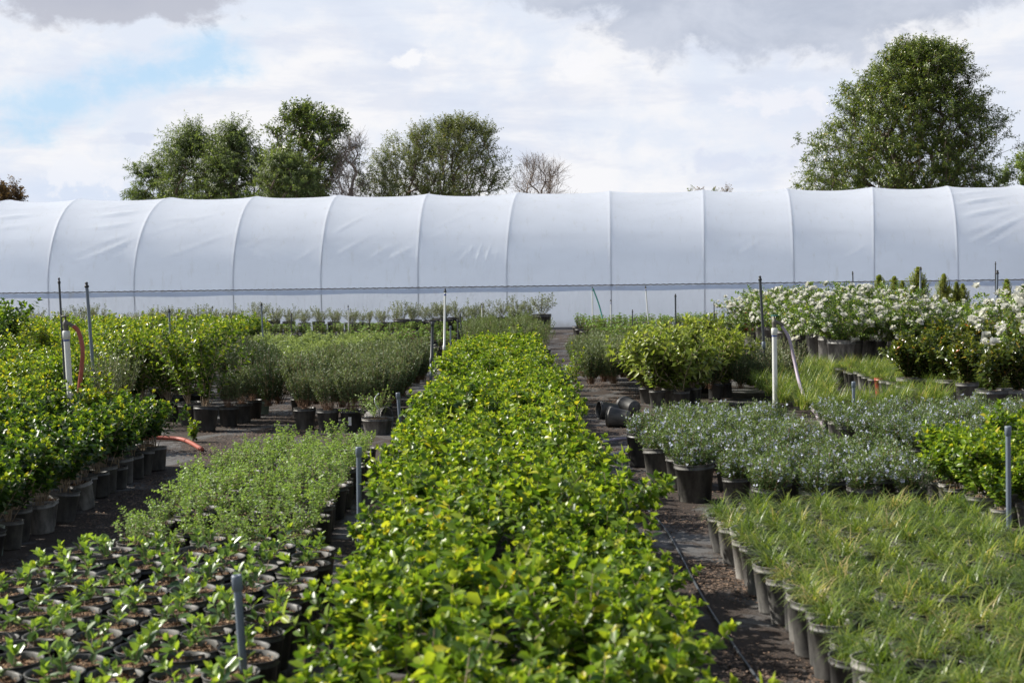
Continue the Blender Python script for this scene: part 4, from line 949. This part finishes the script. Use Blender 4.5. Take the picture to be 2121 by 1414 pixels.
wr(2.62, .62, .55, .55, .12, 15, .035); wr(1.4, .6, .5, .4, .1, 16, .03); wr(2.7, .3, 1.0, .22, .35, 26, .018); wr(3.4, .55, .4, .2, .05, 22, .014)
wr(12.35, .62, .75, .62, .22, 15, .035); wr(13.35, .66, .5, .5, .2, 15, .032); wr(11.0, .85, 1.1, .25, .12, 18, .02); wr(12.5, .35, .9, .25, .4, 24, .016); wr(13.4, .3, .9, .5, .5, 20, .02)
wr(6.75, .16, .30, .40, 1.25, 26, .010); wr(6.4, .14, .6, .22, .7, 28, .009); wr(5.8, .22, .8, .22, .45, 26, .016); wr(5.1, .2, .9, .15, .5, 28, .012); wr(9.3, .15, .7, .2, .5, 26, .012); wr(4.4, .2, .8, .2, -.3, 26, .01)
for k in range(26): wr(rngT.uniform(.5, 13.5), rngT.uniform(.05, .9), rngT.uniform(.4, 1.0), rngT.uniform(.1, .25), rngT.uniform(-.2, .6), rngT.uniform(16, 30), rngT.uniform(.004, .010))
bmp += .006 * np.sin(U * 1.7 + Tg * 3) * np.sin(U * .9 - Tg * 5)
off = -sag + bmp * np.minimum(1, dist * 2) + .009 * np.exp(-(dist / .04) ** 2)
Sg = A_r - (A_r + off) * np.cos(Tg); Zg = HW + (B_r + off) * np.sin(Tg)
Sg = Sg + 0.0
def to3(u, s, z): return gT[None, None] * u[..., None] + gN[None, None] * s[..., None] + np.array([0, 0, 1.0]) * z[..., None]
Vv = to3(U, Sg, Zg).reshape(-1, 3); m = MB()
i = np.arange(len(th) - 1)[:, None] * NU; j = np.arange(NU - 1)[None]
m.add(Vv, [np.stack([i + j, i + j + 1, i + NU + j + 1, i + NU + j], -1).reshape(-1, 4)])
obj('film_cover', m.mesh('film_cover', FILM), tun)
m = MB(); V = [G0 + gT * a_ + gN * b_ + np.array([0, 0, .006]) for a_, b_ in ((UB0, .1), (UB1, .1), (UB1, 5.5), (UB0, 5.5))]; m.add(V, [np.array([(0, 1, 2, 3)])])  # unseen pale sheet added inside to bounce light onto the film walls
tag(obj('bounce_floor', m.mesh('bounce_floor', plain('pale_bounce_sheet', (.80, .80, .78), .9, 5, .1))), kind='structure')
# side curtain below the rail, front and back
for s0, sg in ((0.012, 1), (2 * A_r - .012, -1)):
    zz = np.linspace(0.0, HW - .015, 26); uu = np.linspace(UB0, UB1, 900); Ug, Zg2 = np.meshgrid(uu, zz)
    wgt = np.interp(Ug, RB_, np.arange(nk)); d2 = np.abs(wgt - np.round(wgt)) * 2.45
    disp = .012 * np.sin(Ug * 9 + 1.2 * np.sin(Ug * 1.3)) * .4 + .010 * np.sin(Ug * 23 + Zg2 * 2)
    x = (wgt - 6.2) * 2.45
    disp = disp * .6 + .035 * np.exp(-(x / 1.9) ** 2) * np.maximum(0, np.cos((x * .8 - (Zg2 - .9) * .9) * 17)) ** 3 * (Zg2 / HW)
    disp = disp + .02 * (1 - np.exp(-d2 / .3))
    m = MB(); Vv = to3(Ug, s0 + sg * disp, Zg2).reshape(-1, 3)
    i = np.arange(len(zz) - 1)[:, None] * 900; j = np.arange(899)[None]
    m.add(Vv, [np.stack([i + j, i + j + 1, i + 900 + j + 1, i + 900 + j], -1).reshape(-1, 4)])
    obj('side_curtain', m.mesh('side_curtain', FILMW), tun)
# overlap strip carrying the painted bluish shade band, rail and the zigzag locking wire
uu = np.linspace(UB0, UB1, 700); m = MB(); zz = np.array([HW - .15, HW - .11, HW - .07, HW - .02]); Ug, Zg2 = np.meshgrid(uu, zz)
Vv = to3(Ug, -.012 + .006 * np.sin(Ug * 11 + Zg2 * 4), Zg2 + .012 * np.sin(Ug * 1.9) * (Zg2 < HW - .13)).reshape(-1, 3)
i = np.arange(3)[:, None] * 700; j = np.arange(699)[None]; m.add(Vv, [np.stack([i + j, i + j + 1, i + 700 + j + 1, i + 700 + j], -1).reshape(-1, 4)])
obj('overlap_shade_strip', m.mesh('overlap_shade_strip', FILMB), tun)
m = MB(); m.tube([gT * UB0 - gN * .012 + [0, 0, HW + .005], gT * UB1 - gN * .012 + [0, 0, HW + .005]], .016, .016, 8); obj('lock_rail', m.mesh('lock_rail', STEEL), tun)
uu = np.arange(UB0, UB1, .045); m = MB()
zigz = HW + .008 + .010 * np.sin(np.arange(len(uu)) * np.pi / 2); m.tube(gT[None] * uu[:, None] - gN[None] * .042 + np.array([0, 0, 1.0]) * zigz[:, None], .0095, .0095, 4); obj('lock_wire', m.mesh('lock_wire', WIRE), tun)
m = MB(); ul = np.arange(UB0 + .05, UB1, .30)
for q in ul:
    c0 = gT * q - gN * .043 + np.array([0, 0, HW - .008]); a = np.linspace(0, np.pi, 6)
    m.tube(c0 + gT * (.055 * np.cos(a))[:, None] - np.array([0, 0, .016]) * np.sin(a)[:, None], .006, .006, 4)
obj('film_folds', m.mesh('film_folds', FILM), tun)
# ribs just under the film
for k in range(nk):
    t2 = np.linspace(0, np.pi, 41); sf = 1 - np.abs(np.cos(t2)); u2 = RB_[k] * (1 - sf) + RT_[k] * sf
    ro = -.012
    arc = gT[None] * u2[:, None] + gN[None] * (A_r - (A_r + ro) * np.cos(t2))[:, None] + np.array([0, 0, 1.0]) * (HW + (B_r + ro) * np.sin(t2))[:, None]
    leg0 = gT * RB_[k] + gN * .05; leg1 = gT * RB_[k] + gN * (2 * A_r - .05)
    m = MB(); m.tube(np.concatenate([[leg0], arc, [leg1]]), .017, .017, 7); obj('rib', m.mesh('rib', STEEL), tun)
for zf in (.35, .7, 1.0):
    t_ = zf * math.pi / 2; m = MB(); m.tube([gT * UB0 + gN * (A_r - (A_r - .14) * math.cos(t_)) + [0, 0, HW + (B_r - .14) * math.sin(t_)], gT * UB1 + gN * (A_r - (A_r - .14) * math.cos(t_)) + [0, 0, HW + (B_r - .14) * math.sin(t_)]], .018, .018, 6)
    obj('purlin', m.mesh('purlin', STEEL), tun)
for u_ in (UB0, UB1):
    m = MB(); a = np.linspace(0, np.pi, 30); V = [gT * u_ + gN * A_r] + [gT * u_ + gN * 0.02] + [gT * u_ + gN * (A_r - A_r * math.cos(q)) + np.array([0, 0, HW + (B_r - .03) * math.sin(q)]) for q in a] + [gT * u_ + gN * (2 * A_r - .02)]
    n_ = len(V); m.add(V, [np.array([(0, q, q + 1) for q in range(1, n_ - 1)])]); obj('end_wall', m.mesh('end_wall', FILM), tun)
m = MB(); m.box((0, -.03, 0), (1, .02, .05)); 
V = m.v[0]; V[:, 0] = np.where(V[:, 0] > .5, UB1, UB0); V[:] = gT[None] * V[:, :1] + gN[None] * V[:, 1:2] + np.array([0, 0, 1.0]) * V[:, 2:3]
obj('base_board', m.mesh('base_board', plain('weathered_board', (.30, .28, .26), .8)), tun)

# ================================================================== trees beyond the tunnel
def tree(name, label, prof, Y, seed, leaf, ncl=260, twigs=6, tl=.55, L=.13, Wd=.045, sp=.06, bark=BARK, droop=.3, depth=.75, gap=.0, trunk_px=None, leaves=True, upb=.4, tonec=.42, tr=.011, tmpl=SLIM, tiptone=.7, wk=1.12):
    """prof: (py, px left, px right) rows of the crown outline, top to bottom"""
    rng = np.random.default_rng(seed); pr = np.array(prof, float)
    tops = [at_d(r[1], r[0], Y) for r in pr]; Zs = np.array([t[2] for t in tops]); XL = np.array([t[0] for t in tops]); XR = np.array([at_d(r[2], r[0], Y)[0] for r in pr])
    o_ = np.argsort(Zs); Zs, XL, XR = Zs[o_], XL[o_], XR[o_]
    cx = at_d(trunk_px, 400, Y)[0] if trunk_px else (XL[0] + XR[0]) / 2
    zmin, zmax = Zs[0], Zs[-1]; wid = (XR - XL).max() / 2
    pts_ = []; ph = rng.uniform(0, 6, 6)
    while len(pts_) < ncl:
        z = rng.uniform(zmin, zmax); xl, xr = np.interp(z, Zs, XL), np.interp(z, Zs, XR); hw = (xr - xl) / 2 * wk
        a = rng.uniform(0, 2 * np.pi); hw = hw * (1 + .10 * math.sin(z * 3.1 + 2 * a + ph[3]) + .08 * math.sin(z * 6.3 - 3 * a + ph[4])); rr = rng.uniform(0, 1) ** .5 * rng.uniform(.86, 1.06)
        x = (xl + xr) / 2 + hw * rr * math.cos(a); y_ = hw * depth * rr * math.sin(a)
        zz_ = z
        if gap and (math.sin(x * 2.3 + ph[0]) * math.sin(z * 2.6 + ph[1]) * math.cos(y_ * 1.8 + ph[2])) > 1 - gap: continue
        pts_.append((x, Y + y_, zz_))
    C = np.array(pts_); root = np.array([cx, Y, 0.0])
    zt = max(1.2, zmin * .45)
    nodes = [root, np.array([cx + .05, Y, zt * .5]), np.array([cx, Y, zt])]; par = [-1, 0, 1]
    fork = nodes[2]; order = np.argsort(np.linalg.norm(C - fork, axis=1)); tipi = []
    for q in order:
        c_ = C[q]; N_ = np.array(nodes[2:]); dd = np.linalg.norm(N_ - c_, axis=1) + .9 * np.maximum(0, N_[:, 2] - c_[2] + .15)
        dd = dd + .38 * np.linalg.norm(N_ - fork, axis=1)
        b_ = int(np.argmin(dd)) + 2; v = c_ - nodes[b_]; Ld = np.linalg.norm(v)
        k = max(1, int(Ld / .9)); prev = b_
        for s_ in range(1, k + 1):
            f = s_ / k; mid = nodes[b_] + v * f + (np.array([0, 0, .10 * Ld * math.sin(math.pi * f)]) + rng.normal(0, .05, 3) * Ld * .3 * (f < 1))
            nodes.append(mid); par.append(prev); prev = len(nodes) - 1
        tipi.append(prev)
    cnt = np.zeros(len(nodes))
    for q in tipi: cnt[q] += 1
    for q in range(len(nodes) - 1, 0, -1): cnt[par[q]] += cnt[q]
    rad = tr * np.sqrt(np.maximum(cnt, .7))
    T_ = MB(); F_ = MB()
    for q in range(1, len(nodes)):
        rp = min(rad[par[q]], rad[q] * 1.25); T_.tube([nodes[par[q]], nodes[q]], rp, rad[q], 5 if rad[q] > .04 else 3)
    for q in tipi:
        c_ = nodes[q]; outd = unit(c_ - np.array([cx, Y, zmin])); v = unit(c_ - nodes[par[q]])
        for k in range(twigs):
            d = unit(outd * .7 + v * .4 + rng.normal(0, .65, 3) + [0, 0, upb]); n_ = 4; P = [c_ + rng.normal(0, .05, 3)]; tl_ = tl * rng.uniform(.6, 1.25)
            for s_ in range(n_): d = unit(d + [0, 0, -droop / n_] + rng.normal(0, .12, 3)); P.append(P[-1] + d * tl_ / n_)
            P = np.array(P); T_.tube(P, tr * .55, tr * .25, 3)
            if leaves: pair_leaves(F_, P, .05, sp, L, Wd, rng, up=.55, tone0=tonec, tonev=.2, tipn=4, tmpl=tmpl, droop=droop, tiptone=tiptone)
            elif rng.random() < .35: pair_leaves(F_, P, .6, sp * 3, L, Wd, rng, up=.5, tone0=.5, tipn=1, tmpl=tmpl)
            if not leaves:
                for s_ in range(3): e = P[s_ + 1]; T_.tube([e, e + unit(d + rng.normal(0, .7, 3)) * tl_ * .45], tr * .3, tr * .2, 3)
    rt = bpy.data.objects.new(name, None); COL.objects.link(rt); rt.location = (cx, Y, 0); tag(rt, label, 'tree')
    for nm, mb, mt in (('trunk', T_, bark), ('crown', F_, leaf)):
        if mb.n:
            mb.v = [v - root[None] for v in mb.v]; obj(nm, mb.mesh(nm, mt), rt)
    return rt
tree('ash_tree', 'big dense green tree standing alone above the tunnel at the right', [(102, 1860, 1960), (115, 1835, 1995), (135, 1825, 2010), (155, 1795, 2010), (180, 1770, 2012), (220, 1745, 2050), (260, 1715, 2062), (290, 1690, 2078), (320, 1675, 2075), (350, 1663, 2055), (390, 1665, 2065), (430, 1690, 2050)],
     60, 901, AT, 1500, 5, .52, .16, .046, .088, gap=.20, wk=1.04, trunk_px=1900, droop=.5, tr=.0085)
tree('edge_tree', 'yellow green tree cut by the right edge above the tunnel', [(320, 2120, 2165), (345, 2085, 2190), (375, 2070, 2200), (410, 2075, 2200), (440, 2090, 2180)], 66, 902, CL, 90, 7, .5, .15, .06, .055, trunk_px=2135, tonec=.55)
tree('acacia_tree', 'feathery green tree with drooping sprays, left half of the left group', [(285, 396, 412), (300, 365, 420), (325, 350, 450), (350, 340, 470), (380, 345, 480), (415, 350, 480), (440, 350, 470)], 58, 903, AC, 170, 5, .9, .17, .036, .075, gap=.3, trunk_px=420, droop=.9)
tree('acacia_tree', 'feathery green tree with two pale wind blown tops', [(285, 478, 496), (302, 455, 505), (325, 445, 530), (350, 430, 560), (380, 420, 580), (415, 420, 590), (440, 430, 580)], 57, 904, AC, 190, 5, .9, .17, .036, .075, gap=.3, trunk_px=500, droop=.9)
tree('small_acacia', 'small dark feathery tree at the left end of the group', [(345, 322, 330), (360, 285, 345), (380, 282, 360), (400, 278, 365), (430, 290, 365)], 60, 905, AC, 46, 6, .7, .17, .035, .05, trunk_px=330, droop=.9, tonec=.25)
tree('tall_tree', 'tallest tree of the left group with upright leafy branches', [(232, 615, 635), (245, 595, 690), (265, 585, 708), (285, 560, 715), (310, 555, 722), (335, 560, 720), (360, 570, 705), (390, 590, 680), (430, 600, 670)], 56, 906, AT, 260, 5, .55, .17, .052, .10, gap=.3, trunk_px=640, droop=.6, tonec=.4)
tree('leafy_tree', 'low bright green tree in front of the tallest one', [(330, 560, 600), (350, 555, 640), (375, 545, 655), (400, 545, 665), (440, 550, 660)], 54, 907, AC, 170, 5, .5, .13, .036, .055, trunk_px=605, tonec=.42, droop=.8, gap=.25)
tree('bare_tree', 'thin nearly leafless tree between the tallest tree and the round one', [(295, 725, 745), (315, 700, 748), (345, 690, 745), (375, 690, 740), (405, 695, 735), (435, 700, 730)], 55, 908, DR, 60, 6, .7, .08, .03, .1, bark=PALEB, leaves=False, trunk_px=715, tr=.012)
tree('round_tree', 'wide round olive brown tree left of the middle', [(262, 930, 975), (275, 870, 1000), (290, 845, 1018), (310, 800, 1025), (335, 775, 1030), (360, 760, 1032), (385, 755, 1038), (410, 750, 1040), (440, 770, 1020)], 57, 909, WL, 640, 5, .55, .10, .038, .070, gap=.28, tr=.007, trunk_px=900, droop=.2, upb=.7)
tree('bare_tree', 'small leafless tree right of the round tree', [(345, 1090, 1110), (352, 1085, 1150), (370, 1068, 1165), (390, 1062, 1172), (420, 1075, 1165)], 60, 910, DR, 80, 6, .6, .06, .025, .1, bark=PALEB, leaves=False, trunk_px=1115, tr=.011, upb=.9)
tree('autumn_tree', 'reddish brown tree cut by the left edge above the tunnel', [(388, -14, 20), (400, -24, 32), (415, -30, 38), (440, -30, 45)], 62, 911, DR, 40, 7, .45, .14, .07, .06, trunk_px=5, droop=.1)
for k, (px, py) in enumerate([(1431, 396), (1448, 398), (1478, 399), (1507, 393)]):
    tree('distant_treetop', ['small dark treetop over the tunnel ridge left of the second small one', 'second small treetop over the ridge', 'third small treetop over the ridge', 'rightmost small treetop over the ridge'][k], [(py, px - 3, px + 3), (py + 12, px - 8, px + 8), (py + 40, px - 14, px + 14)], 75, 920 + k, DR if k % 2 else AT, 14, 4, .3, .10, .05, .07, trunk_px=px)
print('COUNTS', COUNT, len(bpy.data.objects))
